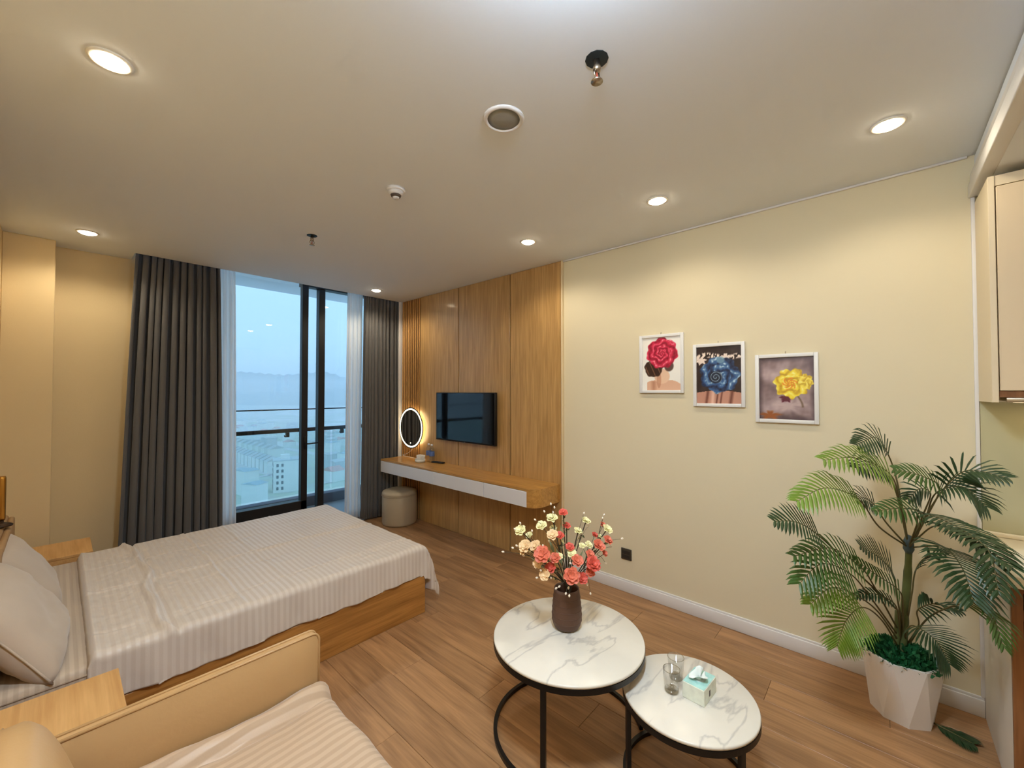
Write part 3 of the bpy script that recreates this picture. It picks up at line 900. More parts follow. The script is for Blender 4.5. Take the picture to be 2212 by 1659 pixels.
# brass reading lamp on the wall above the headboard
lx, ly = -0.205, 3.64
t = thing('reading_lamp', (lx, ly, 0.83), 'slim brass tube lamp above the headboard at the left edge', 'lamp')
part(t, 'tube_shade', MB().lathe([(0.0, 0.838), (0.016, 0.838), (0.0175, 0.85), (0.0175, 1.07), (0.015, 1.08), (0.0, 1.08)], 24, (lx, ly, 0)), M_brass)
part(t, 'base', MB().lathe([(0.0, 0.802), (0.045, 0.802), (0.046, 0.81), (0.03, 0.82), (0.012, 0.824), (0.012, 0.84), (0.0, 0.84)], 24, (lx, ly, 0)), mat('dark_bronze', (60, 42, 26), 0.45, metal=0.6))
part(t, 'wall_arm', MB().tube([(lx, ly, 0.95), (LX, ly, 0.95)], 0.007, 8), M_brass)

# ================================================================== SOFA
SY0, SY1 = 0.12, 1.755
sofa = thing('sofa', (0.2, 0.95, 0), 'beige leather two-seat sofa with thin piped arms', 'sofa')
def arm(y0, y1):
    xa, xb, z0, z1 = LX + 0.02, 0.70, 0.06, 0.605
    n = 20
    prof = []
    for k in range(9):
        a = math.pi / 2 * (1 - k / 8)
        prof.append((xb - 0.028 + 0.028 * math.cos(a), z1 - 0.028 + 0.028 * math.sin(a)))
    ol = [(xa, z0), (xa, z1)] + prof + [(xb, z0)]
    mb = MB()
    vs = [(x, y0 + 0.006, z) for x, z in ol] + [(x, y1 - 0.006, z) for x, z in ol]
    m_ = len(ol)
    # slightly padded faces
    fs = [(i, (i + 1) % m_, m_ + (i + 1) % m_, m_ + i) for i in range(m_)]
    mb.add(vs, fs, 0, False)
    for yy, yo, sgn in ((y0 + 0.006, y0 - 0.012, -1), (y1 - 0.006, y1 + 0.012, 1)):
        nx_, nz_ = 26, 14
        G = np.zeros((nx_, nz_, 3))
        for i in range(nx_):
            for j in range(nz_):
                x = xa + (xb - xa) * i / (nx_ - 1); z = z0 + (z1 - z0) * j / (nz_ - 1)
                ex = min(1, (xb - x) / 0.06); ez = min(1, (z1 - z) / 0.10)
                # clip to the rounded corner
                if x > xb - 0.028 and z > z1 - 0.028:
                    dxx, dzz = x - (xb - 0.028), z - (z1 - 0.028)
                    q = math.hypot(dxx, dzz)
                    mx_ = max(dxx, dzz)
                    if q > 1e-6:
                        k_ = mx_ / q
                        x, z = xb - 0.028 + dxx * k_, z1 - 0.028 + dzz * k_
                pad = (max(0, ex) * max(0, ez)) ** 0.4
                G[i, j] = (x, yy + (yo - yy) * pad, z)
        mb.grid(G, flip=(sgn > 0))
    a_ = part(sofa, 'arm', mb, M_sofa)
    pts = [(xa, z1 + 0.001)] + [(x + 0.001, z + 0.001) for x, z in prof] + [(xb + 0.001, z0)]
    for yy in (y0 + 0.006, y1 - 0.006):
        part(a_, 'piping', MB().tube([(x, yy, z) for x, z in pts], 0.0045, 6), M_sofa)
    return a_
arm(SY1 - 0.105, SY1 - 0.062)
arm(SY0 + 0.062, SY0 + 0.105)
part(sofa, 'base', MB().box((LX + 0.02, SY0 + 0.11, 0.08), (0.66, SY1 - 0.11, 0.27), bevel=0.015, seg=2), M_sofa)
part(sofa, 'backrest', MB().box((LX + 0.015, SY0 + 0.112, 0.27), (-0.13, SY1 - 0.112, 0.74), bevel=0.04, seg=4), M_sofa)
ymid = (SY0 + SY1) / 2
for a, bb in ((SY0 + 0.118, ymid - 0.003), (ymid + 0.003, SY1 - 0.118)):
    part(sofa, 'seat_cushion', MB().box((-0.13, a, 0.272), (0.665, bb, 0.41), bevel=0.035, seg=4), M_sofa)
for x in (LX + 0.08, 0.58):
    for y in (SY0 + 0.08, SY1 - 0.08):
        part(sofa, 'leg', MB().lathe([(0.0, 0.0), (0.014, 0.0), (0.02, 0.08), (0.0, 0.08)], 12, (x, y, 0)), M_black_metal)
def cushion_back(y, label_part):
    n = 22
    a = np.linspace(-1, 1, n)
    U, V = np.meshgrid(a, a, indexing='ij')
    e = np.clip((1 - np.abs(U) ** 3) * (1 - np.abs(V) ** 3), 0, 1) ** 0.35
    rm = Matrix.Translation((-0.03, y, 0.585)) @ Matrix.Rotation(math.radians(74), 4, 'Y')
    mb = MB()
    rnd = 1 - 0.16 * (np.abs(U) * np.abs(V)) ** 2
    for sgn in (1, -1):
        G = np.stack([U * 0.205 * rnd, V * 0.36 * rnd, sgn * 0.085 * e], -1).reshape(-1, 3)
        G = np.array([(rm @ Vector(p))[:] for p in G]).reshape(n, n, 3)
        mb.grid(G, flip=(sgn < 0))
    o_ = part(sofa, 'back_cushion', mb, M_sofa)
    w_ = o_.modifiers.new('weld', 'WELD'); w_.merge_threshold = 0.001
cushion_back(1.26, 0); cushion_back(0.61, 0)

# throw over the seat
ns2, nt2 = 90, 120
S = np.linspace(0.10, 1.02, ns2); T = np.linspace(0.28, 1.625, nt2)
SS, TT = np.meshgrid(S, T, indexing='ij')
hx, dz = drape(SS, 0.655, 0.045, 0.06)
Z = 0.424 - dz + 0.004 * noise2(SS, TT, 31, 4, 3.0) + 0.006 * noise2(SS, TT, 33, 3, 9.0) * np.clip(1 - dz / 0.06, 0.2, 1)
# rolled-up edge against the arm
e_ = TT - 1.585 - 0.012 * np.sin(SS * 9)
Z += 0.030 * np.exp(-(e_ / 0.022) ** 2) - 0.020 * np.exp(-((e_ + 0.05) / 0.014) ** 2)
Xb = hx + 0.01 * np.sin(TT * 8) * np.clip(dz / 0.1, 0, 1) + 0.004 * np.sin(TT * 21)
Yb = TT + 0.006 * np.sin(SS * 11)
o = MB().grid(np.stack([Xb, Yb, Z], -1)).build('throw_blanket', M_blanket)
solidify(o, 0.008, 1)
tag(o, 'crumpled striped beige throw spread over the sofa seat', 'blanket')

# ================================================================== COFFEE TABLES
def marble(name):
    m = bpy.data.materials.new(name); m.use_nodes = True
    nt = m.node_tree; N = nt.nodes; L = nt.links; b = N['Principled BSDF']
    b.inputs['Roughness'].default_value = 0.28
    tc = N.new('ShaderNodeTexCoord')
    mp = N.new('ShaderNodeMapping'); mp.inputs['Rotation'].default_value = (0, 0, 0.65); mp.inputs['Scale'].default_value = (1.1, 3.4, 1)
    L.new(tc.outputs['Object'], mp.inputs['Vector'])
    n1 = N.new('ShaderNodeTexNoise'); n1.inputs['Scale'].default_value = 1.5; n1.inputs['Detail'].default_value = 5; n1.inputs['Distortion'].default_value = 0.5
    L.new(mp.outputs[0], n1.inputs['Vector'])
    sb = N.new('ShaderNodeMath'); sb.operation = 'SUBTRACT'; sb.inputs[1].default_value = 0.5; L.new(n1.outputs['Fac'], sb.inputs[0])
    ab = N.new('ShaderNodeMath'); ab.operation = 'ABSOLUTE'; L.new(sb.outputs[0], ab.inputs[0])
    cr = N.new('ShaderNodeValToRGB')
    cr.color_ramp.elements[0].position = 0.0; cr.color_ramp.elements[0].color = lin((196, 191, 183))
    cr.color_ramp.elements[1].position = 0.022; cr.color_ramp.elements[1].color = lin((226, 220, 208))
    L.new(ab.outputs[0], cr.inputs['Fac'])
    n2 = N.new('ShaderNodeTexNoise'); n2.inputs['Scale'].default_value = 3.0; n2.inputs['Detail'].default_value = 5
    L.new(tc.outputs['Object'], n2.inputs['Vector'])
    mx = N.new('ShaderNodeMix'); mx.data_type = 'RGBA'; mx.blend_type = 'MULTIPLY'; mx.inputs['Factor'].default_value = 1
    cr2 = N.new('ShaderNodeValToRGB'); cr2.color_ramp.elements[0].position = 0.3; cr2.color_ramp.elements[0].color = (0.88, 0.88, 0.87, 1)
    cr2.color_ramp.elements[1].position = 0.55; cr2.color_ramp.elements[1].color = (1, 1, 1, 1)
    L.new(n2.outputs['Fac'], cr2.inputs['Fac'])
    L.new(cr.outputs['Color'], mx.inputs['A']); L.new(cr2.outputs['Color'], mx.inputs['B'])
    L.new(mx.outputs['Result'], b.inputs['Base Color'])
    return m
M_marble = marble('white_marble')
def coffee_table(c, r, h, angs, label, ring=None):
    t = thing('coffee_table', (c[0], c[1], 0), label, 'coffee table', 'nesting marble coffee tables')
    part(t, 'marble_top', MB().lathe([(0.0, h - 0.014), (r - 0.004, h - 0.014), (r, h - 0.011), (r, h - 0.003), (r - 0.004, h), (0.0, h)], 96, (c[0], c[1], 0)), M_marble)
    part(t, 'top_rim', MB().lathe([(r - 0.014, h - 0.036), (r + 0.001, h - 0.036), (r + 0.001, h - 0.014), (r - 0.014, h - 0.014)], 96, (c[0], c[1], 0), close=True, smooth=False), M_black_metal)
    rr = r - 0.007
    if ring is None:
        part(t, 'base_ring', MB().lathe([(rr - 0.008, 0.0), (rr + 0.008, 0.0), (rr + 0.008, 0.018), (rr - 0.008, 0.018)], 96, (c[0], c[1], 0), close=True, smooth=False), M_black_metal)
    else:                                   # open ring, so that the smaller table tucks in
        vs, fs = [], []
        for k in range(81):
            a = math.radians(ring[0] + (ring[1] - ring[0]) * k / 80)
            for r_, z_ in ((rr - 0.008, 0.0), (rr + 0.008, 0.0), (rr + 0.008, 0.018), (rr - 0.008, 0.018)):
                vs.append((c[0] + r_ * math.cos(a), c[1] + r_ * math.sin(a), z_))
        for k in range(80):
            for j in range(4):
                fs.append((4 * k + j, 4 * k + 4 + j, 4 * k + 4 + (j + 1) % 4, 4 * k + (j + 1) % 4))
        fs += [(0, 1, 2, 3), (323, 322, 321, 320)]
        part(t, 'base_ring', MB().add(vs, fs), M_black_metal)
    for a in angs:
        q = Matrix.Translation((c[0], c[1], 0)) @ Matrix.Rotation(a, 4, 'Z')
        part(t, 'leg', MB().box((rr - 0.008, -0.010, 0.018), (rr + 0.008, 0.010, h - 0.036), mat=q), M_black_metal)
    return t
T1, R1, H1 = (1.597, 1.094), 0.342, 0.43
T2, R2, H2 = (1.697, 0.588), 0.25, 0.35
def ang_to(c, x, y): return math.atan2(y - c[1], x - c[0])
coffee_table(T1, R1, H1, [math.radians(d) for d in (198, 311, 53)], 'large round marble coffee table carrying the flower vase', ring=(-50, 249))
coffee_table(T2, R2, H2, [math.radians(d) for d in (136, 243, 8)], 'smaller round marble coffee table with tissue box and glasses')

# drinking glasses
def tumbler(x, y, label):
    z = H2
    t = thing('drinking_glass', (x, y, z), label, 'glass', 'drinking glasses on the small table')
    prof_o = [(0.0, 0.0), (0.024, 0.0), (0.027, 0.004), (0.033, 0.088)]
    prof_i = [(0.031, 0.088), (0.0255, 0.016), (0.0, 0.014)]
    part(t, 'bowl', MB().lathe([(r, zz + z) for r, zz in prof_o + prof_i], 32, (x, y, 0)), M_clear)
    part(t, 'lip', MB().tube([(x + 0.032 * math.cos(2 * math.pi * k / 32), y + 0.032 * math.sin(2 * math.pi * k / 32), z + 0.088) for k in range(32)], 0.0012, 6, closed=True), M_glass_edge)
    part(t, 'thick_base', MB().lathe([(0.0, z + 0.0005), (0.0255, z + 0.001), (0.0265, z + 0.006), (0.0255, z + 0.012), (0.0, z + 0.0135)], 32, (x, y, 0)), M_glass_edge)
M_glass_edge = glass_mat('glass_rim', (0.82, 0.79, 0.72), 2.2)
tumbler(1.665, 0.640, 'clear drinking glass nearer the large table')
tumbler(1.752, 0.655, 'clear drinking glass standing behind the other, beside the tissue box')

# tissue box
tq = thing('tissue_box', (1.722, 0.552, H2), 'small pale teal tissue box with a tissue pulled up', 'tissue box', rz=math.radians(-4))
M_tbox = mat('tissue_box_print', (222, 228, 216), 0.5, vary=(38, 0.22))
part_local = lambda par, name, mb, m: mb.build(name, m, par)
part_local(tq, 'carton', MB().box((-0.060, -0.042, 0.0), (0.060, 0.042, 0.062), bevel=0.002, seg=1), M_tbox)
part_local(tq, 'lid_print', MB().box((-0.058, -0.040, 0.062), (0.058, 0.040, 0.0626)), mat('teal_watercolour', (166, 212, 206), 0.5, vary=(40, 0.35)))
part_local(tq, 'side_print', MB().box((-0.012, -0.0426, 0.018), (0.000, -0.042, 0.040)), mat('dark_motif', (96, 88, 84), 0.6))
part_local(tq, 'oval_opening', MB().lathe([(0.0, 0.0628), (0.024, 0.0628), (0.024, 0.0632), (0.0, 0.0632)], 24), mat('carton_shadow_film', (176, 196, 196), 0.3))
tg = np.zeros((16, 10, 3))
for i in range(16):
    for j in range(10):
        u_ = i / 15 * 2 * math.pi * 0.96; v_ = j / 9
        rr = 0.010 + 0.020 * v_ ** 1.4 * (1 + 0.45 * math.sin(3 * u_ + 1))
        tg[i, j] = (rr * math.cos(u_) * 1.3, rr * math.sin(u_), 0.062 + 0.030 * v_ * (1 + 0.3 * math.sin(2 * u_)) - 0.012 * v_ ** 3)
o = MB().grid(tg).build('tissue', mat('white_tissue', (232, 240, 238), 0.9), tq)
solidify(o, 0.001, 0)

# ================================================================== VASE AND FLOWERS
VX, VY = 1.640, 1.128
t = thing('vase', (VX, VY, H1), 'brown ribbed ceramic vase on the large marble table', 'vase')
vp = [(0.0, 0.0), (0.046, 0.0), (0.056, 0.006), (0.066, 0.022), (0.071, 0.046), (0.0705, 0.07), (0.068, 0.105), (0.0645, 0.14), (0.061, 0.17), (0.059, 0.186), (0.054, 0.186), (0.055, 0.17), (0.06, 0.12), (0.058, 0.05), (0.0, 0.03)]
M_vase = mat('brown_ceramic', (88, 60, 44), 0.55, bump=(30, 0.1, 0.004), vary=(12, 0.18))
part(t, 'body', MB().lathe([(r, z + H1) for r, z in vp], 48, (VX, VY, 0)), M_vase)
for z in (0.04, 0.067, 0.094, 0.121, 0.148):
    r = np.interp(z, [p[1] for p in vp[:10]], [p[0] for p in vp[:10]])
    part(t, 'rib', MB().tube([(VX + r * math.cos(2 * math.pi * k / 48), VY + r * math.sin(2 * math.pi * k / 48), H1 + z) for k in range(48)], 0.0016, 5, closed=True), M_vase)

M_stem = mat('dark_stem', (62, 52, 34), 0.6)
M_stem_g = mat('grey_green_stem', (96, 104, 74), 0.6)
M_coral = mat('coral_petal', (228, 112, 84), 0.55, vary=(110, 0.5))
M_red = mat('salmon_red_petal', (212, 86, 68), 0.55, vary=(110, 0.45))
M_cream = mat('cream_petal', (244, 230, 176), 0.55, vary=(110, 0.22))
M_peach = mat('peach_petal', (246, 200, 152), 0.55, vary=(110, 0.3))
M_bud = mat('white_bud', (240, 226, 206), 0.5)
M_calyx = mat('dark_calyx', (52, 34, 24), 0.7)
M_leaf_s = mat('sage_leaf', (138, 150, 112), 0.6)
M_leaf_d = mat('olive_leaf', (74, 80, 46), 0.6)
KV = _f.dot(Vector((VX, VY, H1 + 0.2)) - Vector((0, 0, CAM_H)))
def fpx(cx, cy, dk=0.0):
    return at(1040 + cx / 5.267, 1080 + cy / 5.267, KV + 1.7 * dk)
def bloom_mb(c, n, r, cup=0.6, seed=0, rings=3):
    r *= 1.36
    """rosette of curved petals round centre c facing n"""
    rr_ = random.Random(seed)
    n = Vector(n).normalized()
    a = n.orthogonal().normalized(); b = n.cross(a)
    mb = MB()
    for k in range(rings):
        np_ = 6 if k == 0 else (5 if k == 1 else 4)
        rad_ = r * (1.0, 0.72, 0.42)[k]
        lift_ = (0.10, 0.42, 0.80)[k] * cup
        for q in range(np_):
            th = 2 * math.pi * (q + 0.5 * k + 0.15 * rr_.random()) / np_
            d_ = (a * math.cos(th) + b * math.sin(th) + n * rr_.uniform(-0.18, 0.18)).normalized()
            e_ = n.cross(d_).normalized()
            wd_ = rad_ * rr_.uniform(0.40, 0.56)
            vs = []
            for i in range(4):
                s_ = i / 3
                ctr = Vector(c) + d_ * rad_ * s_ * (1 - 0.15 * lift_ * s_) + n * (rad_ * lift_ * (s_ ** 1.5) + 0.002 * k) * 0.9
                half = wd_ * (0.25, 0.8, 1.0, 0.55)[i]
                for j in (-1, 0, 1):
                    vs.append(ctr + e_ * half * j + n * (rad_ * 0.16 * abs(j)) + d_ * (-0.06 * rad_ * abs(j)))
            fs = []
            for i in range(3):
                for j in range(2):
                    fs.append((i * 3 + j, i * 3 + j + 1, (i + 1) * 3 + j + 1, (i + 1) * 3 + j))
            mb.add([v[:] for v in vs], fs, 0, True)
    return mb
def flower_branch(label, blooms, buds=(), leaves=(), stem=M_stem, root=(970, 1010), sr=0.0028):
    base = Vector((VX, VY, H1 + 0.06))
    mouth = fpx(root[0], root[1] - 20)
    mouth = Vector((VX + max(-0.035, min(0.035, mouth.x - VX)), VY + max(-0.035, min(0.035, mouth.y - VY)), H1 + 0.184))
    t = thing('flower_branch', (VX, VY, H1 + 0.06), label, 'flower', 'artificial flower branches in the brown vase')
    main = Vector(fpx(*blooms[0][:2], blooms[0][4]))
    mid = mouth.lerp(main, 0.55) + Vector((0, 0, 0.015))
    path = [base, mouth, mid, main]
    st = part(t, 'stem', MB().tube(bez(path, 14), sr, 5), stem)
    for k, (cx, cy, r, m, dk) in enumerate(blooms):
        p = fpx(cx, cy, dk)
        if k > 0:
            j = mouth.lerp(main, 0.5 if k % 2 else 0.35)
            part(t, 'twig', MB().tube(bez([j, j.lerp(p, 0.5) + Vector((0, 0, 0.006)), p], 8), 0.0014, 4), stem)
        n = ((p - mouth).normalized() * 0.75 - _f * 0.55 + Vector((0, 0, 0.2))).normalized()
        part(t, 'bloom', bloom_mb(p, n, r, 0.8, seed=int(cx * 7 + cy)), m)
        part(t, 'calyx', MB().tube([p - n * 0.012, p - n * 0.004, p + n * 0.002], [0.002, 0.006, 0.003], 6), M_calyx)
    for (cx, cy, dk) in buds:
        p = fpx(cx, cy, dk)
        j = mouth.lerp(main, 0.7)
        part(t, 'twig', MB().tube(bez([j, j.lerp(p, 0.5) + Vector((0, 0, 0.008)), p], 8), 0.0009, 4), stem)
        d_ = (p - j).normalized()
        part(t, 'bud', MB().tube([p - d_ * 0.007, p - d_ * 0.003, p + d_ * 0.002, p + d_ * 0.007], [0.0012, 0.0045, 0.0048, 0.001], 7), M_bud)
    lr_ = random.Random(int(blooms[0][0]))
    for q_ in range(5):
        b_ = mouth.lerp(main, lr_.uniform(0.25, 0.95))
        p = b_ + Vector((lr_.uniform(-1, 1), lr_.uniform(-1, 1), lr_.uniform(-0.2, 1))).normalized() * lr_.uniform(0.018, 0.034)
        d_ = p - b_; s_ = d_.cross(_f).normalized() * 0.0055
        part(t, 'leaf', MB().add([b_, b_ + d_ * 0.45 + s_, p, b_ + d_ * 0.45 - s_], [(0, 1, 2, 3)], 0, True), lr_.choice((M_leaf_s, M_leaf_s, M_cream, M_leaf_d)))
    for (cx, cy, dk) in leaves:
        p = fpx(cx, cy, dk)
        j = mouth.lerp(p, 0.62)
        d_ = (p - j); s_ = d_.cross(_f).normalized() * 0.008
        part(t, 'leaf', MB().add([j, j + d_ * 0.4 + s_, p, j + d_ * 0.4 - s_], [(0, 1, 2, 3)], 0, True), M_leaf_s)
C_, R_, Y_, P_ = M_coral, M_red, M_cream, M_peach
flower_branch('tallest coral flower stem rising straight from the vase', [(930, 145, 0.017, R_, 0.0)], [], [(900, 250, 0.02)])
flower_branch('dark coral flower just right of the tallest stem', [(970, 295, 0.016, R_, 0.02)])
flower_branch('coral bud flower under a cream rose near the centre top', [(895, 405, 0.016, R_, -0.02), (810, 400, 0.021, P_, -0.03)], [(770, 470, -0.02)])
flower_branch('cream blossom branch reaching up left over the desk', [(805, 205, 0.022, Y_, 0.03), (685, 295, 0.022, Y_, 0.02), (815, 320, 0.014, Y_, 0.04)], [(790, 45, 0.03), (715, 130, 0.03), (610, 225, 0.02), (815, 140, 0.04), (830, 85, 0.04)], [(760, 420, 0.02)])
flower_branch('pale cream branch leaning farthest left in the vase', [(445, 345, 0.022, Y_, 0.0), (545, 400, 0.015, Y_, 0.02)], [(440, 262, 0.0), (380, 330, 0.0), (575, 350, 0.02)])
flower_branch('pair of peach roses at the left of the bouquet', [(495, 525, 0.023, P_, -0.05), (612, 525, 0.022, P_, -0.04), (470, 590, 0.012, P_, -0.05)], [(245, 590, -0.05), (355, 545, -0.05), (400, 520, -0.05), (480, 632, -0.04)])
flower_branch('large coral rose at the left front of the bouquet', [(690, 620, 0.030, C_, -0.07), (640, 725, 0.017, P_, -0.06)], [(700, 520, -0.06)], [(560, 650, -0.05)])
flower_branch('coral rose left of the stems low in the bouquet', [(840, 660, 0.019, C_, -0.06), (785, 770, 0.019, R_, -0.06), (890, 640, 0.012, Y_, -0.05)])
flower_branch('small cream and peach blossom low at the left', [(720, 850, 0.020, P_, -0.07)], [(630, 885, -0.07), (675, 800, -0.07), (790, 885, -0.06), (720, 905, -0.07)])
flower_branch('cream flower standing alone right of the tall stem', [(1190, 240, 0.018, Y_, 0.05)], [(1215, 295, 0.05)])
flower_branch('cream flower on a dark twig right of centre', [(1100, 350, 0.017, Y_, 0.03)], [(1140, 380, 0.03), (1165, 150, 0.04)])
flower_branch('coral flower among sage leaves in the middle', [(1005, 535, 0.017, R_, -0.03), (1030, 610, 0.017, Y_, -0.04), (1090, 690, 0.022, C_, -0.06)], [(1010, 720, -0.05)], [(850, 545, -0.02), (880, 590, -0.02), (1160, 560, -0.02)])
flower_branch('cream and coral spray highest at the right', [(1430, 335, 0.021, Y_, 0.02), (1385, 285, 0.014, C_, 0.03), (1290, 400, 0.013, R_, 0.03), (1350, 415, 0.010, Y_, 0.02)], [(1395, 170, 0.03), (1380, 205, 0.03), (1600, 440, 0.02)], root=(1010, 1010))
flower_branch('coral rose spray at the right of the bouquet', [(1440, 455, 0.019, C_, 0.0), (1335, 520, 0.024, C_, -0.01), (1220, 510, 0.015, Y_, 0.0), (1145, 520, 0.013, Y_, 0.0), (1400, 610, 0.013, C_, -0.01)], [(1415, 720, 0.0), (1470, 530, 0.0)], root=(1010, 1010))
flower_branch('large deep coral rose at the lower right', [(1275, 725, 0.028, R_, -0.05), (1235, 620, 0.017, C_, -0.03), (1235, 820, 0.018, C_, -0.05)], [(1240, 1065, -0.03), (1205, 960, -0.04)], root=(1020, 1010))
flower_branch('coral rose facing forward just above the vase mouth', [(1025, 865, 0.029, C_, -0.08), (1150, 890, 0.020, R_, -0.06)], [(960, 1065, -0.09), (1000, 1090, -0.09), (850, 1005, -0.06), (990, 1000, -0.07), (885, 985, -0.06)])

# ================================================================== PICTURES
def picture(y0, y1, z0, z1, label, paint, fw=0.022):
    t = thing('framed_picture', (WX, (y0 + y1) / 2, z0), label, 'picture', 'three flower prints on the cream wall')
    M_fr = M_picframe
    xo = WX - 0.020
    for nm, lo, hi in (('frame_side', (xo, y0, z0), (WX - 0.001, y0 + fw, z1)), ('frame_side', (xo, y1 - fw, z0), (WX - 0.001, y1, z1)),
                       ('frame_rail', (xo, y0 + fw, z0), (WX - 0.001, y1 - fw, z0 + fw)), ('frame_rail', (xo, y0 + fw, z1 - fw), (WX - 0.001, y1 - fw, z1))):
        part(t, nm, MB().box(lo, hi, bevel=0.003, seg=2), M_fr)
    # print: colours computed per vertex. s runs left->right as seen (y decreasing), t upwards
    nx_, nz_ = 110, 140
    s = np.linspace(0, 1, nx_); q = np.linspace(0, 1, nz_)
    Sg, Qg = np.meshgrid(s, q, indexing='ij')
    G = np.stack([np.full_like(Sg, WX - 0.008), y1 - fw - (y1 - y0 - 2 * fw) * Sg, z0 + fw + (z1 - z0 - 2 * fw) * Qg], -1)
    o = part(t, 'print', MB().grid(G, smooth=False, flip=False), M_print)
    colr = paint(Sg, Qg).reshape(-1, 3)
    lc = np.where(colr <= 0.04045, colr / 12.92, ((np.clip(colr, 0, 1) + 0.055) / 1.055) ** 2.4)
    ca = o.data.color_attributes.new('print_color', 'FLOAT_COLOR', 'POINT')
    ca.data.foreach_set('color', np.c_[lc, np.ones(len(lc))].ravel())
    hk = part(t, 'hook', MB().tube([(WX - 0.002, (y0 + y1) / 2, z1 + 0.014), (WX - 0.010, (y0 + y1) / 2, z1 + 0.012), (WX - 0.010, (y0 + y1) / 2, z1 - 0.002)], 0.0022, 6), M_chrome)
M_picframe = mat('white_picture_frame', (232, 232, 232), 0.4, bump=(120, 0.08, 0.002))
M_print = attr_mat('printed_picture')
def mixc(base, col, a):
    return base * (1 - a[..., None]) + np.array(col) / 255.0 * a[..., None]
def blob(S, Q, cx, cy, rx, ry, soft=0.08, wob=0.0, k=5, ph=0):
    dx, dy = (S - cx) / rx, (Q - cy) / ry
    th = np.arctan2(dy, dx); r = np.hypot(dx, dy)
    lim = 1 + wob * np.sin(k * th + ph) + 0.5 * wob * np.sin((2 * k + 1) * th + 2 * ph)
    return 1 - np.clip((r - lim) / soft + 0.5, 0, 1), r, th
def petals(base, S, Q, cx, cy, rx, ry, dark, midc, lightc, turns=5.0, wob=0.06, arms=3, seed=0, core=None):
    a, r, th = blob(S, Q, cx, cy, rx, ry, 0.06, wob, 7, seed)
    ri = np.sqrt(np.clip(r, 0, 2)) * turns
    sp = np.sin(2 * math.pi * ri + arms * th + 1.3 * np.sin((3 + np.floor(ri)) * th + seed + 2.1 * np.floor(ri)) + 1.1 * noise2(S * 9, Q * 9, seed, 3, 1.0))
    sp = 0.8 * sp + 0.35 * noise2(S * 22, Q * 22, seed + 40, 2, 1.4)
    lum = 0.5 + 0.5 * sp
    c = np.array(dark) / 255.0 * (1 - np.clip(lum * 1.7, 0, 1))[..., None] + np.array(midc) / 255.0 * np.clip(lum * 1.7, 0, 1)[..., None]
    hi = np.clip((lum - 0.72) / 0.28, 0, 1) ** 1.3
    c = c * (1 - hi[..., None]) + np.array(lightc) / 255.0 * hi[..., None]
    return base * (1 - a[..., None]) + c * a[..., None]
def paint_red(S, Q):
    c = np.ones(S.shape + (3,)) * np.array((246, 244, 238)) / 255
    # shoulders, neck and dark gathered hair under a rose
    sh = (Q < 0.20 - 0.45 * (S - 0.52) ** 2 + 0.02 * np.sin(9 * S)) & (S > 0.12)
    c = mixc(c, (224, 178, 150), sh * 0.95)
    c = mixc(c, (176, 118, 92), np.clip(1 - np.abs(S - 0.30) / 0.10, 0, 1) * (Q < 0.17) * 0.7)
    c = mixc(c, (236, 200, 172), (blob(S, Q, 0.52, 0.26, 0.20, 0.14)[0]))
    c = mixc(c, (190, 132, 104), blob(S, Q, 0.44, 0.20, 0.06, 0.16)[0] * 0.6)
    c = mixc(c, (52, 30, 24), blob(S, Q, 0.30, 0.42, 0.24, 0.17, 0.1, 0.05)[0])
    c = mixc(c, (60, 34, 28), blob(S, Q, 0.70, 0.45, 0.12, 0.10, 0.2)[0] * 0.8)
    c = mixc(c, (150, 110, 84), np.clip(np.sin(40 * (S + 0.6 * Q)) - 0.75, 0, 1) * 3 * blob(S, Q, 0.30, 0.42, 0.22, 0.15)[0])
    return petals(c, S, Q, 0.52, 0.70, 0.40, 0.285, (140, 16, 46), (214, 40, 78), (246, 140, 158), 4.2, 0.05, 2, 3)
def paint_blue(S, Q):
    c = np.ones(S.shape + (3,)) * np.array((48, 32, 32)) / 255
    c = c + 0.05 * noise2(S * 4, Q * 4, 8, 3, 2)[..., None]
    br = Q - (0.86 + 0.05 * np.sin(7 * S + 0.5) - 0.16 * np.abs(S - 0.5))
    fl_ = np.clip(1 - np.abs(br) / 0.06, 0, 1) * (noise2(S * 16, Q * 16, 4, 2, 1.6) > 0.0)
    c = mixc(c, (244, 226, 212), np.clip(fl_ * 2.0, 0, 1))
    c = mixc(c, (240, 222, 210), blob(S, Q, 0.10, 0.76, 0.11, 0.06, 0.2, 0.25, 6)[0])
    c = mixc(c, (240, 222, 210), blob(S, Q, 0.66, 0.80, 0.11, 0.06, 0.2, 0.25, 5)[0])
    c = mixc(c, (202, 148, 128), (Q < 0.24 - 0.10 * np.abs(S - 0.5)) * 0.95)
    for sx_, w_ in ((0.24, 0.05), (0.47, 0.03), (0.56, 0.03), (0.78, 0.06)):
        c = mixc(c, (110, 62, 52), np.clip(1 - np.abs(S - sx_ - 0.2 * (Q - 0.1)) / w_, 0, 1) * (Q < 0.22))
    c = mixc(c, (232, 190, 172), np.clip(1 - np.abs(S - 0.36 - 0.1 * Q) / 0.06, 0, 1) * (Q < 0.24))
    c = petals(c, S, Q, 0.52, 0.50, 0.44, 0.31, (16, 26, 56), (56, 96, 148), (178, 208, 226), 2.6, 0.06, 2, 1)
    c = mixc(c, (126, 166, 190), blob(S, Q, 0.55, 0.76, 0.09, 0.06, 0.4)[0] * 0.8)
    a, r, th = blob(S, Q, 0.44, 0.46, 0.15, 0.11)
    spi = np.sin(th * 1.0 + 15 * r)
    return mixc(mixc(c, (14, 22, 40), a * 0.8), (170, 196, 214), a * np.clip((spi - 0.6) * 2.5, 0, 1) * 0.85)
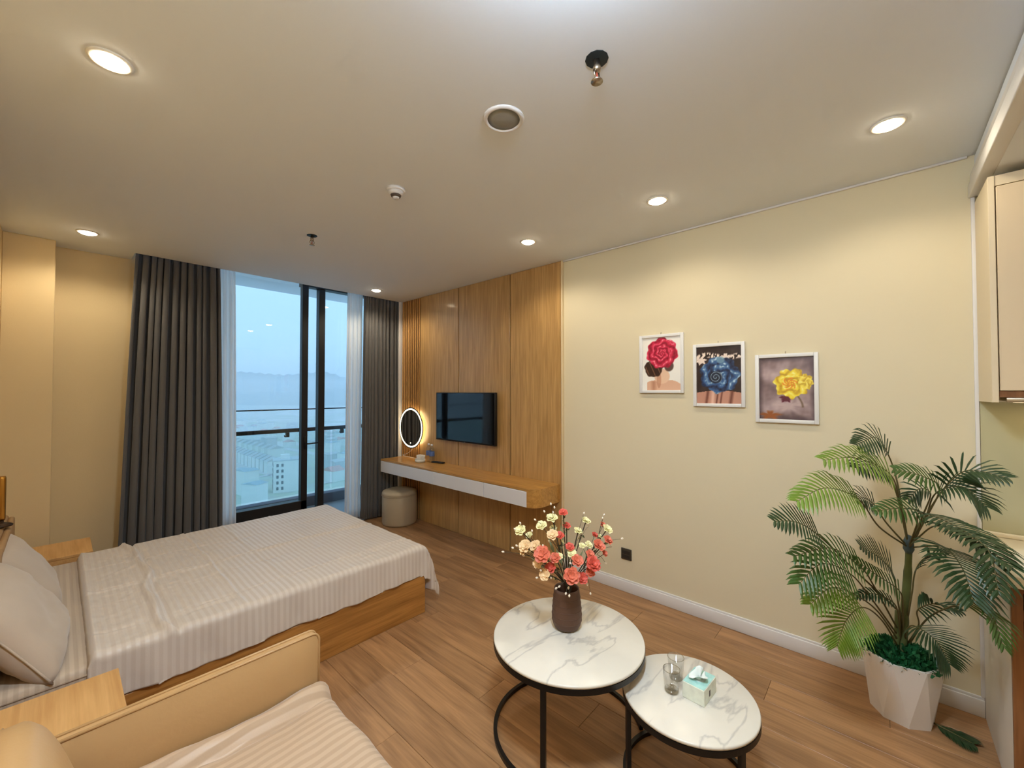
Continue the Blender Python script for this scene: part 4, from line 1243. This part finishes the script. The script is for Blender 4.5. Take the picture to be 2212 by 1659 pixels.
def paint_yellow(S, Q):
    n_ = noise2(S * 2.2, Q * 2.6, 14, 4, 2.2)
    c = np.ones(S.shape + (3,)) * np.array((150, 128, 130)) / 255 + 0.16 * n_[..., None]
    c = mixc(c, (66, 46, 54), np.clip((noise2(S * 2, Q * 2, 15, 3, 1.8) - 0.35) * 1.4, 0, 0.85))
    edge = np.clip(np.maximum(np.abs(S - 0.5), np.abs(Q - 0.5)) * 2 - 0.82, 0, 1) / 0.18
    c = mixc(c, (52, 36, 44), edge * 0.6)
    c = mixc(c, (206, 184, 184), blob(S, Q, 0.55, 0.22, 0.22, 0.10, 0.9, 0.2)[0] * 0.7)
    c = mixc(c, (90, 66, 40), np.clip(1 - np.abs(S - 0.70 - 0.1 * np.sin(8 * Q)) / 0.03, 0, 1) * (Q < 0.5) * (Q > 0.2) * 0.8)
    c = mixc(c, (96, 30, 50), blob(S, Q, 0.50, 0.34, 0.10, 0.06, 0.4, 0.2)[0])
    c = mixc(c, (150, 84, 40), blob(S, Q, 0.20, 0.06, 0.16, 0.06, 0.6, 0.3)[0])
    c = petals(c, S, Q, 0.60, 0.58, 0.31, 0.23, (196, 150, 28), (246, 222, 62), (252, 246, 150), 2.6, 0.09, 1, 6)
    c = petals(c, S, Q, 0.85, 0.60, 0.13, 0.12, (200, 160, 40), (248, 226, 84), (252, 246, 160), 1.2, 0.1, 3, 9)
    a, r, th = blob(S, Q, 0.56, 0.58, 0.13, 0.09, 0.3, 0.15, 6)
    return mixc(c, (236, 132, 28), a * (0.5 + 0.5 * np.sin(7 * th + 12 * r)))
picture(1.037, 1.366, 1.541, 1.974, 'framed print of a crimson rose above bare shoulders, nearest the panelling', paint_red)
picture(0.651, 0.973, 1.450, 1.878, 'framed print of a dark blue rose with white blossom, middle of three', paint_blue)
picture(0.270, 0.594, 1.360, 1.783, 'framed print of a yellow flower on mauve blur, nearest the kitchen', paint_yellow)

# wall socket
t = thing('wall_socket', (WX, 1.487, 0.25), 'dark square wall socket low on the cream wall', 'socket')
part(t, 'plate', MB().box((WX - 0.010, 1.444, 0.247), (WX, 1.530, 0.333), bevel=0.004), mat('graphite_plastic', (58, 52, 42), 0.5))
for z in (0.262, 0.292):
    part(t, 'insert', MB().box((WX - 0.0115, 1.455, z), (WX - 0.010, 1.519, z + 0.024)), mat('graphite_insert', (40, 36, 30), 0.6))

# ================================================================== POTTED PALM
PXc, PYc = 2.755, -0.052
palm = thing('potted_palm', (PXc, PYc, 0), 'tall artificial palm in a white faceted pot beside the kitchen counter', 'plant')
M_pot = mat('white_ceramic_pot', (226, 220, 214), 0.5)
pm = MB()
NF = 8
rings = [(0.116, 0.0, 0.0), (0.1175, 0.012, 0.0), (0.152, 0.285, 0.39)]
vs, fs = [], []
for (r, z, off) in rings:
    for k in range(NF):
        a = 2 * math.pi * k / NF + off + 0.2
        vs.append((PXc + r * math.cos(a), PYc + r * math.sin(a), z))
for lv in range(2):
    for k in range(NF):
        a0, a1 = lv * NF + k, lv * NF + (k + 1) % NF
        b0, b1 = (lv + 1) * NF + k, (lv + 1) * NF + (k + 1) % NF
        if lv == 0:
            fs.append((a0, a1, b1, b0))
        else:
            fs.append((a0, a1, b0)); fs.append((a1, b1, b0))
# inner wall and base
for k in range(NF):
    a = 2 * math.pi * k / NF + 0.39 + 0.2
    vs.append((PXc + 0.140 * math.cos(a), PYc + 0.140 * math.sin(a), 0.285))
for k in range(NF):
    a = 2 * math.pi * k / NF + 0.39 + 0.2
    vs.append((PXc + 0.128 * math.cos(a), PYc + 0.128 * math.sin(a), 0.20))
for k in range(NF):
    k2 = (k + 1) % NF
    fs.append((2 * NF + k, 2 * NF + k2, 3 * NF + k2, 3 * NF + k))
    fs.append((3 * NF + k, 3 * NF + k2, 4 * NF + k2, 4 * NF + k))
fs.append(list(range(NF))[::-1]); fs.append([4 * NF + k for k in range(NF)])
pm.add(vs, fs)
part(palm, 'pot', pm, M_pot)
M_palm_d = mat('dark_palm_leaf', (36, 62, 30), 0.45, vary=(14, 0.3))
M_palm_l = mat('bright_palm_leaf', (104, 132, 38), 0.45, vary=(14, 0.3))
M_palm_m = mat('mid_palm_leaf', (62, 92, 34), 0.45, vary=(14, 0.3))
M_trunk = mat('palm_stalk_green', (84, 92, 46), 0.6, vary=(20, 0.3))
M_petiole = mat('palm_petiole', (92, 84, 46), 0.6)
M_moss = mat('green_faux_moss', (16, 92, 48), 0.7, vary=(30, 0.4))
# moss tuft: many tiny leaves
ms = MB()
r_ = random.Random(5)
for k in range(900):
    a = r_.random() * 2 * math.pi; q = math.sqrt(r_.random()) * 0.135
    bz = 0.262 + 0.05 * (1 - (q / 0.135) ** 2)
    p = Vector((PXc + q * math.cos(a), PYc + q * math.sin(a), bz))
    d_ = Vector((math.cos(a) * 0.5 + r_.uniform(-.7, .7), math.sin(a) * 0.5 + r_.uniform(-.7, .7), r_.uniform(0.2, 1.2))).normalized()
    L_ = r_.uniform(0.018, 0.04)
    s_ = d_.orthogonal().normalized() * L_ * 0.3
    s_ = Matrix.Rotation(r_.random() * 6, 3, d_) @ s_
    ms.add([p, p + d_ * L_ * 0.5 + s_, p + d_ * L_, p + d_ * L_ * 0.5 - s_], [(0, 1, 2, 3)])
ms.lathe([(0.0, 0.30), (0.07, 0.285), (0.132, 0.258), (0.128, 0.21)], 20, (PXc, PYc, 0))
o = part(palm, 'moss', ms, M_moss, 'green faux moss filling the pot'); o['kind'] = 'stuff'
KP = 2.0
tr_pts = [Vector((PXc, PYc, 0.24)), at(1952, 1340, 2.0), at(1960, 1250, 1.99), at(1964, 1180, 1.98)]
part(palm, 'trunk', MB().tube(bez(tr_pts, 16), [0.020] * 6 + [0.016] * 6 + [0.013] * 4, 10), M_trunk)
part(palm, 'trunk', MB().tube(bez([Vector((PXc - 0.02, PYc + 0.02, 0.24)), at(1938, 1370, 1.99), at(1940, 1320, 1.99)], 10), 0.012, 8), M_trunk)
shb = MB().lathe([(0.012, 0.0), (0.021, 0.02), (0.019, 0.06), (0.010, 0.085), (0.0, 0.09)], 12, tuple(at(1963, 1195, 1.98)))
part(palm, 'sheath', shb, mat('bluish_sheath', (64, 82, 84), 0.5))

def frond(pts, i0, width, m, seed, nl=15, droop=0.25, up=None):
    """pts: (px, py, depth) from trunk to tip; leaflets start at point index i0"""
    P3 = [at(*p) for p in pts]
    rr = random.Random(seed)
    n_seg = 8
    path = bez(P3, n_seg * (len(P3) - 1))
    k0 = int(round(len(path) * i0 / (len(P3) - 1)))
    k0 = min(k0, len(path) - 6)
    f = thing_part = bpy.data.objects.new('frond', None)
    # the leaf blade mesh itself is the frond part; the stalk is its sub-part
    mb = MB()
    leafp = path[k0:]
    segl = [0.0]
    for a, b in zip(leafp[:-1], leafp[1:]): segl.append(segl[-1] + (b - a).length)
    tot = segl[-1]
    def pos(s):
        s *= tot
        for i in range(len(segl) - 1):
            if s <= segl[i + 1] + 1e-9:
                q = (s - segl[i]) / max(1e-9, segl[i + 1] - segl[i])
                return leafp[i].lerp(leafp[i + 1], q), (leafp[i + 1] - leafp[i]).normalized()
        return leafp[-1], (leafp[-1] - leafp[-2]).normalized()
    nrm0 = up if up is not None else (-_f * 0.75 + Vector((0, 0, 0.75)) + _r * rr.uniform(-0.3, 0.3))
    for i in range(nl):
        s = 0.03 + 0.94 * i / (nl - 1)
        p, tdir = pos(s)
        nn = (nrm0 - tdir * nrm0.dot(tdir)).normalized()
        side0 = tdir.cross(nn)
        ln = width * (0.55 + 0.45 * math.sin(math.pi * min(1, 0.25 + s * 0.75)) - 0.25 * s ** 3) * rr.uniform(0.9, 1.08)
        for sgn in (-1, 1):
            sweep = 0.55 + 0.75 * s
            d_ = (side0 * sgn + tdir * sweep + nn * 0.18).normalized()
            wdt = min(0.0075, 0.30 * tot / nl + 0.0012)
            e_ = d_.cross(nn).normalized()
            dn = Vector((0, 0, -1))
            a0 = p
            a1 = p + d_ * ln * 0.35
            a2 = p + d_ * ln * 0.75 + dn * ln * droop * 0.35
            a3 = p + d_ * ln + dn * ln * droop
            ridge = nn * wdt * 0.35
            mb.add([a0 - e_ * wdt * 0.5, a0 + ridge, a0 + e_ * wdt * 0.5,
                    a1 - e_ * wdt, a1 + ridge, a1 + e_ * wdt,
                    a2 - e_ * wdt * 0.75, a2 + ridge, a2 + e_ * wdt * 0.75, a3],
                   [(0, 1, 4, 3), (1, 2, 5, 4), (3, 4, 7, 6), (4, 5, 8, 7), (6, 7, 9), (7, 8, 9)], 0, False)
    bpy.data.objects.remove(f)
    o = part(palm, 'frond', mb, m)
    rad = [0.0042 - 0.0030 * i / (len(path) - 1) for i in range(len(path))]
    part(o, 'stalk', MB().tube(path, rad, 6), M_petiole)
    return o
D, Lm, Mm = M_palm_d, M_palm_l, M_palm_m
TOP = (1963, 1183, 1.98)
frond([TOP, (1946, 1102, 1.96), (1925, 1027, 1.92), (1852, 990, 1.84), (1777, 994, 1.78)], 2, 0.135, Lm, 1, 18)
frond([TOP, (1940, 1050, 2.0), (1920, 985, 2.02), (1893, 945, 2.0), (1850, 962, 1.92)], 2, 0.12, D, 2, 16)
frond([TOP, (1935, 1060, 1.98), (1912, 1022, 1.96), (1878, 1003, 1.9), (1850, 1012, 1.86)], 2, 0.13, D, 3, 14)
frond([TOP, (1899, 1138, 1.93), (1855, 1079, 1.86), (1785, 1054, 1.76), (1720, 1084, 1.70)], 2, 0.145, Lm, 4, 19)
frond([TOP, (1915, 1130, 1.98), (1890, 1092, 1.98), (1868, 1076, 1.96), (1850, 1078, 1.93)], 2, 0.10, D, 5, 10)
frond([(1952, 1330, 2.0), (1850, 1235, 1.86), (1770, 1158, 1.76), (1720, 1128, 1.70), (1672, 1126, 1.66)], 2, 0.12, D, 6, 15, 0.1)
frond([TOP, (1998, 1123, 1.90), (2021, 1066, 1.82), (2080, 1052, 1.72), (2132, 1096, 1.66)], 2, 0.14, D, 7, 17)
frond([TOP, (1996, 1120, 1.88), (2044, 1050, 1.78), (2092, 1016, 1.70), (2176, 1032, 1.60)], 2, 0.115, D, 8, 14)
frond([TOP, (2005, 1110, 1.88), (2029, 1053, 1.80), (1985, 1026, 1.78), (1933, 1014, 1.80)], 2, 0.10, Mm, 9, 13)
frond([TOP, (1995, 1110, 1.94), (2010, 1066, 1.92), (1986, 1056, 1.92), (1962, 1078, 1.92)], 2, 0.085, D, 10, 10)
frond([TOP, (1984, 1150, 1.90), (1988, 1108, 1.84), (1946, 1098, 1.80), (1890, 1104, 1.78)], 2, 0.09, Mm, 11, 12)
frond([TOP, (1980, 1135, 1.88), (1990, 1108, 1.82), (2082, 1146, 1.62), (2186, 1226, 1.42)], 2, 0.14, D, 12, 20)
frond([TOP, (1985, 1160, 1.86), (2029, 1136, 1.76), (2128, 1180, 1.50), (2158, 1285, 1.40)], 2, 0.14, D, 13, 18)
frond([TOP, (2005, 1180, 1.90), (2040, 1182, 1.72), (2078, 1226, 1.55), (2104, 1302, 1.45)], 2, 0.17, D, 14, 18)
frond([(1958, 1400, 2.0), (2005, 1335, 1.86), (2080, 1304, 1.62), (2135, 1316, 1.48), (2168, 1398, 1.40)], 2, 0.105, Mm, 15, 15)
frond([(1945, 1370, 2.0), (1890, 1270, 1.90), (1860, 1226, 1.84), (1795, 1184, 1.76), (1713, 1202, 1.70)], 2, 0.12, Mm, 16, 17)
frond([(1945, 1380, 2.0), (1880, 1290, 1.90), (1837, 1240, 1.82), (1775, 1218, 1.74), (1725, 1262, 1.70)], 2, 0.145, Mm, 17, 17)
frond([(1945, 1390, 2.0), (1895, 1320, 1.90), (1845, 1284, 1.82), (1795, 1270, 1.76), (1750, 1306, 1.72)], 2, 0.12, Lm, 18, 15)
frond([(1942, 1400, 1.99), (1905, 1340, 1.88), (1864, 1312, 1.80), (1828, 1340, 1.75), (1808, 1396, 1.73)], 2, 0.15, Lm, 19, 19, 0.12)
frond([(1952, 1370, 2.0), (1938, 1290, 1.95), (1928, 1238, 1.92), (1898, 1204, 1.89), (1858, 1180, 1.86)], 2, 0.12, D, 20, 14, 0.05)
frond([(1950, 1380, 2.0), (1950, 1320, 1.95), (1944, 1278, 1.92), (1894, 1242, 1.88), (1834, 1200, 1.86)], 2, 0.075, Mm, 21, 15)
frond([(1945, 1395, 2.0), (1942, 1340, 1.95), (1930, 1302, 1.92), (1884, 1282, 1.90), (1842, 1288, 1.88)], 2, 0.05, D, 22, 14)
frond([(1958, 1395, 2.0), (1984, 1352, 1.92), (1982, 1318, 1.88), (2022, 1304, 1.80), (2076, 1320, 1.74)], 2, 0.085, D, 23, 13)
frond([(1958, 1350, 2.0), (1970, 1280, 1.95), (1978, 1232, 1.92), (2002, 1202, 1.87), (2050, 1190, 1.80)], 2, 0.07, D, 24, 13)
frond([(1955, 1385, 2.0), (1958, 1362, 1.93), (1975, 1352, 1.89), (2020, 1382, 1.80), (2052, 1436, 1.76)], 2, 0.14, D, 25, 17, 0.15)

# a loose leaf on the floor by the counter
palm_keep = palm
palm = thing('palm_leaf', (2.72, -0.25, 0.0), 'dark green palm leaf lying on the floor beside the counter', 'leaf')
def floor_leaf():
    a, b = Vector((2.74, -0.175, 0.012)), Vector((2.70, -0.275, 0.014))
    mb = MB()
    r2 = random.Random(3)
    for i in range(14):
        s = i / 13
        p = a.lerp(b, s)
        tdir = (b - a).normalized(); sd = tdir.cross(Vector((0, 0, 1)))
        for sgn in (-1, 1):
            ln = 0.075 * (0.6 + 0.5 * math.sin(math.pi * s))
            d_ = (sd * sgn + tdir * 0.8).normalized()
            e_ = d_.cross(Vector((0, 0, 1))) * 0.007
            z = Vector((0, 0, r2.uniform(-0.006, 0.006)))
            mb.add([p - e_ * .5, p + e_ * .5, p + d_ * ln * .5 + e_ + z, p + d_ * ln * .5 - e_ + z, p + d_ * ln - Vector((0, 0, 0.008))],
                   [(0, 1, 2, 3), (3, 2, 4)])
    part(palm, 'blade', mb, M_palm_d)
    part(palm, 'midrib', MB().tube([a + (a - b) * 0.15, a, b], [0.004, 0.0035, 0.0015], 6), M_petiole)
floor_leaf()
palm = palm_keep

# ================================================================== KITCHEN
YKE = -2.4
M_cab = mat('beige_cabinet_laminate', (222, 202, 170), 0.45)
M_cab_side = mat('cream_cabinet_panel', (226, 210, 180), 0.45)
M_kwood = wood('kitchen_walnut', (110, 70, 40), (150, 102, 62), axis=2, scale=2.4, stretch=14, rough=0.45, vary=0.03)
M_counter = mat('cream_stone_worktop', (236, 226, 204), 0.3, vary=(25, 0.05))
M_splash = mat('olive_glass_splashback', (186, 182, 150), 0.15)
sp = MB().box((WX - 0.008, YKE, 0.875), (WX, YK - 0.004, 1.505)).build('wall_splashback', M_splash)
tag(sp, 'olive grey splashback between worktop and wall cabinet', 'splashback', kind='structure')
t = thing('wall_cabinet', (2.8, -0.9, 1.505), 'beige wall cabinet hung over the kitchen counter', 'cabinet')
XF = 2.648
part(t, 'side_panel', MB().box((XF, YK - 0.020, 1.505), (WX - 0.009, YK - 0.001, 2.468), bevel=0.001, seg=1), M_cab_side)
part(t, 'top_filler', MB().box((XF + 0.004, YKE, 2.425), (WX - 0.009, YK - 0.021, 2.468)), M_cab_side)
part(t, 'carcass', MB().box((XF + 0.022, YKE, 1.54), (WX - 0.009, YK - 0.022, 2.424)), M_cab_side)
for k in range(4):
    ya = YK - 0.024 - k * 0.5
    part(t, 'cabinet_door', MB().box((XF + 0.001, ya - 0.496, 1.555), (XF + 0.020, ya, 2.421), bevel=0.002, seg=1), M_cab)
part(t, 'handle_strip', MB().box((XF + 0.010, YKE, 1.527), (XF + 0.022, YK - 0.022, 1.553)), M_kwood)
part(t, 'extractor_hood', MB().box((XF + 0.006, YKE, 1.506), (WX - 0.02, YK - 0.040, 1.526), bevel=0.003), M_chrome)
ub = mat('under_cabinet_led', (255, 240, 210), 0.5, emit=((1.0, 0.82, 0.52), 9.0))
part(t, 'light_strip', MB().box((2.80, YKE + 0.1, 1.5035), (2.83, YK - 0.08, 1.506)), ub)
t = thing('base_cabinet', (2.7, -0.9, 0), 'white ended base cabinet with walnut framed drawers under the worktop', 'cabinet')
XB = 2.385
part(t, 'end_panel', MB().box((XB + 0.02, YK - 0.018, 0.0), (WX, YK - 0.001, 0.826)), mat('white_end_panel', (222, 216, 206), 0.5))
part(t, 'corner_stile', MB().box((XB, YK - 0.03, 0.0), (XB + 0.019, YK - 0.001, 0.826), bevel=0.002, seg=1), M_kwood)
part(t, 'carcass', MB().box((XB + 0.03, YKE, 0.06), (WX - 0.01, YK - 0.02, 0.825)), mat('dark_cavity', (40, 26, 20), 0.8))
for z0, z1, m_ in ((0.745, 0.80, M_cab), (0.44, 0.70, mat('black_oven_glass', (22, 16, 14), 0.12)), (0.06, 0.40, M_cab)):
    part(t, 'drawer_front', MB().box((XB + 0.006, YKE, z0), (XB + 0.030, YK - 0.034, z1), bevel=0.002, seg=1), m_)
for z0, z1 in ((0.80, 0.826), (0.70, 0.745), (0.40, 0.44)):
    part(t, 'rail', MB().box((XB + 0.010, YKE, z0 + 0.004), (XB + 0.029, YK - 0.031, z1 - 0.004)), M_kwood)
o = MB(); o.box((2.362, YKE, 0.828), (WX - 0.009, YK + 0.012, 0.872), bevel=0.004); o = o.build('worktop', M_counter)
tag(o, 'cream stone kitchen worktop with a square edge', 'worktop')
o = MB().box((WX - 0.03, YKE, 0.8725), (WX - 0.009, YK + 0.008, 0.892), bevel=0.003).build('worktop_upstand', M_counter)
tag(o, 'low cream upstand along the back of the worktop', 'upstand')

# ================================================================== OUTSIDE: TOWN, HILLS, HAZE
ZG = -60.0
def pal(name, c, r=0.9): return mat(name, c, r)
M_ground = bpy.data.materials.new('fields_and_streets'); M_ground.use_nodes = True
nt = M_ground.node_tree; N = nt.nodes; L = nt.links; b = N['Principled BSDF']; b.inputs['Roughness'].default_value = 1.0
tc = N.new('ShaderNodeTexCoord')
vo = N.new('ShaderNodeTexVoronoi'); vo.inputs['Scale'].default_value = 0.016
L.new(tc.outputs['Object'], vo.inputs['Vector'])
cr = N.new('ShaderNodeValToRGB')
els = cr.color_ramp.elements
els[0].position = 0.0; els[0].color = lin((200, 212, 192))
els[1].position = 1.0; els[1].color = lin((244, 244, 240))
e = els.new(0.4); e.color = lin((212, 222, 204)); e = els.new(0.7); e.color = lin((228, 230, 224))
sep = N.new('ShaderNodeSeparateColor'); L.new(vo.outputs['Color'], sep.inputs[0]); L.new(sep.outputs[0], cr.inputs['Fac'])
nz = N.new('ShaderNodeTexNoise'); nz.inputs['Scale'].default_value = 0.09; nz.inputs['Detail'].default_value = 6
L.new(tc.outputs['Object'], nz.inputs['Vector'])
mx = N.new('ShaderNodeMix'); mx.data_type = 'RGBA'; mx.blend_type = 'MULTIPLY'; mx.inputs['Factor'].default_value = 0.3
L.new(cr.outputs['Color'], mx.inputs['A']); L.new(nz.outputs['Color'], mx.inputs['B']); L.new(mx.outputs['Result'], b.inputs['Base Color'])
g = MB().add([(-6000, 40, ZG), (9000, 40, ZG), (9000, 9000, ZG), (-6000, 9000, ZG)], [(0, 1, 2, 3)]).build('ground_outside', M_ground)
tag(g, 'hazy green plain with streets far below the balcony', 'ground', kind='structure')

def gpt(px, py, z=ZG):
    d_ = at(px, py, 1.0) - Vector((0, 0, CAM_H))
    return Vector((0, 0, CAM_H)) + d_ * ((z - CAM_H) / d_.z)
M_road = pal('pale_road', (214, 216, 214))
def road(pts, wdt, label):
    P = [gpt(*p) for p in pts]
    vs, fs = [], []
    for i, p in enumerate(P):
        t_ = (P[min(i + 1, len(P) - 1)] - P[max(0, i - 1)]).normalized()
        n_ = Vector((-t_.y, t_.x, 0)) * wdt / 2
        vs += [p + n_ + Vector((0, 0, 0.15)), p - n_ + Vector((0, 0, 0.15))]
    for i in range(len(P) - 1):
        fs.append((2 * i, 2 * i + 2, 2 * i + 3, 2 * i + 1))
    o = MB().add([v[:] for v in vs], fs).build('road', M_road)
    tag(o, label, 'road', kind='structure')
road([(500, 950), (545, 956), (650, 975), (700, 984)], 9, 'pale main road crossing the plain beyond the terraces')
road([(500, 1000), (540, 1012), (600, 1030), (640, 1045)], 6, 'pale street running past the white block')
road([(500, 1035), (560, 1030), (600, 1024)], 5, 'short pale lane left of the white block')
road([(690, 1045), (740, 1036), (790, 1030)], 6, 'pale street seen low through the right pane')
road([(500, 905), (600, 908), (700, 903), (780, 898)], 12, 'distant pale highway below the hills')
M_bw = pal('white_render', (236, 238, 232)); M_bw2 = pal('pale_grey_render', (206, 212, 212)); M_win = pal('dark_window', (96, 112, 116), 0.3)
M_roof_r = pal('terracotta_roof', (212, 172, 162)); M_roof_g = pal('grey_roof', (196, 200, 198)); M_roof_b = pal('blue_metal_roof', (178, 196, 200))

# white block with a windowed front
bc = gpt(590, 1066)
ang = math.radians(-16)
t = thing('apartment_block', tuple(bc), 'white flat-roofed block with rows of windows far below the balcony', 'building', rz=ang)
BW, BD, BHt = 15.0, 13.0, 19.0
part_local(t, 'walls', MB().box((0, 0, 0), (BW, BD, BHt)), M_bw)
part_local(t, 'roof_parapet', MB().box((-0.3, -0.3, BHt), (BW + 0.3, BD + 0.3, BHt + 0.8)), M_bw2)
part_local(t, 'stair_head', MB().box((4, 4, BHt + 0.8), (9, 8, BHt + 3.4)), M_bw)
wme = MB().box((-0.15, -0.6, -0.9), (0.05, 0.6, 0.9)).build('window', M_win, t).data
bpy.data.objects.remove(bpy.data.objects['window'])
for fz in range(5):
    for k in range(4):
        o = bpy.data.objects.new('window', wme); link(o, t)
        o.location = (0, 1.9 + k * 3.1, 2.6 + fz * 3.5)
for fz in range(5):
    for k in range(2):
        o = bpy.data.objects.new('window', wme); link(o, t)
        o.location = (2.2 + k * 2.6, 0, 2.6 + fz * 3.5); o.rotation_euler = (0, 0, math.pi / 2)

# terrace rows
def house_mb(w_, d_, h_, roof):
    mb = MB().box((-w_ / 2, -d_ / 2, 0), (w_ / 2, d_ / 2, h_), 0)
    mb.add([(-w_ / 2 - .3, -d_ / 2 - .3, h_), (w_ / 2 + .3, -d_ / 2 - .3, h_), (w_ / 2 + .3, d_ / 2 + .3, h_), (-w_ / 2 - .3, d_ / 2 + .3, h_), (-w_ / 2, 0, h_ + roof), (w_ / 2, 0, h_ + roof)],
           [(0, 1, 5, 4), (2, 3, 4, 5), (1, 2, 5), (3, 0, 4), (3, 2, 1, 0)], 1)
    return mb
terr = house_mb(7.0, 12.0, 9.0, 3.0)
A, B_ = gpt(512, 992), gpt(592, 1020)
for i in range(11):
    p = A.lerp(B_, i / 10)
    if i == 0:
        o = terr.build('terrace_house', [M_bw, M_roof_g]); tme = o.data
    else:
        o = bpy.data.objects.new('terrace_house', tme); link(o)
    o.location = p; o.rotation_euler = (0, 0, math.atan2(B_.y - A.y, B_.x - A.x))
    tag(o, 'white terrace house in the long row left of the white block', 'house', 'terrace houses in the long row')
A, B_ = gpt(508, 968), gpt(606, 992)
for i in range(8):
    p = A.lerp(B_, (i + 0.3) / 8)
    o = bpy.data.objects.new('terrace_house', tme); link(o)
    o.location = p; o.rotation_euler = (0, 0, math.atan2(B_.y - A.y, B_.x - A.x))
    tag(o, 'white terrace house in the farther short row', 'house', 'terrace houses in the farther row')
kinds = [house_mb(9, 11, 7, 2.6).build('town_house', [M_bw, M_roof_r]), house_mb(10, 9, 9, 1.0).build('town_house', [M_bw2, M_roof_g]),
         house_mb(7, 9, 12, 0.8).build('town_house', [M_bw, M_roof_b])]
lab = ['small white house with a terracotta roof in the hazy town', 'small grey-roofed house in the hazy town', 'narrow blue-roofed house in the hazy town']
rh = random.Random(12)
used = [False] * 3
spots = []
for _ in range(150):
    spots.append((rh.uniform(708, 785), rh.uniform(940, 1048)))
for _ in range(70):
    spots.append((rh.uniform(505, 700), rh.uniform(925, 968)))
for _ in range(9):
    spots.append((rh.uniform(505, 580), rh.uniform(1035, 1100)))
placed = [gpt(512 + 8 * i, 992 + 2.8 * i) for i in range(11)] + [bc]
for (px, py) in spots:
    if any((gpt(px, py) - q_).length < 15 for q_ in placed): continue
    placed.append(gpt(px, py))
    k = rh.choice((0, 1, 1, 2, 2, 0))
    if used[k]:
        o = bpy.data.objects.new('town_house', kinds[k].data); link(o)
    else:
        o = kinds[k]; used[k] = True
    o.location = gpt(px, py); o.rotation_euler = (0, 0, rh.choice((0.2, 0.2 + math.pi / 2, 0.5)))
    s_ = rh.uniform(0.8, 1.25); o.scale = (s_, s_, s_)
    tag(o, lab[k], 'house', ('terracotta', 'grey', 'blue')[k] + ' roofed houses of the hazy town')
# hills
def hill(name, pts, k, depth, c, label):
    hm = MB()
    px_ = np.linspace(380, 900, 90)
    py_ = np.interp(px_, [p[0] for p in pts], [p[1] for p in pts])
    G = np.zeros((90, 8, 3))
    for i in range(90):
        top = at(px_[i], py_[i] + 1.2 * math.sin(px_[i] * 0.31) + 0.8 * math.sin(px_[i] * 0.77), k)
        out = Vector((top.x, top.y, 0)).normalized()
        for j in range(8):
            q = j / 7
            foot_ = top - out * depth * (1 - q)
            zz = ZG + (top.z - ZG) * (q ** 0.75) + (12 * math.sin(i * 0.9 + j * 2.1) * (q * (1 - q)) * 4)
            G[i, j] = (foot_.x, foot_.y, zz)
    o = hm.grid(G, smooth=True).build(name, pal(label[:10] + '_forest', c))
    tag(o, label, 'hill', kind='structure')
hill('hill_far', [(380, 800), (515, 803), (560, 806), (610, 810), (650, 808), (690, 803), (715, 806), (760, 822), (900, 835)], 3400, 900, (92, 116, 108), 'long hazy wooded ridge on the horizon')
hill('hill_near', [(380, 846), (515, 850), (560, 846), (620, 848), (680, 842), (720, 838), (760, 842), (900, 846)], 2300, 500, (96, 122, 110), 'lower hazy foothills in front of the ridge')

# haze over the plain: a real scattering volume
hz = MB().box((-5000, 150, ZG - 5), (8000, 7000, 75)).build('haze', None)
hz.data.materials.clear()
M_haze = bpy.data.materials.new('evening_haze'); M_haze.use_nodes = True
nt = M_haze.node_tree; nt.nodes.remove(nt.nodes['Principled BSDF'])
vs_ = nt.nodes.new('ShaderNodeVolumeScatter'); vs_.inputs['Color'].default_value = (0.90, 0.95, 1.0, 1); vs_.inputs['Density'].default_value = 1 / 950.0
nt.links.new(vs_.outputs[0], nt.nodes['Material Output'].inputs['Volume'])
hz.data.materials.append(M_haze)
tag(hz, 'blue evening haze lying over the plain and hills', 'haze', kind='stuff')
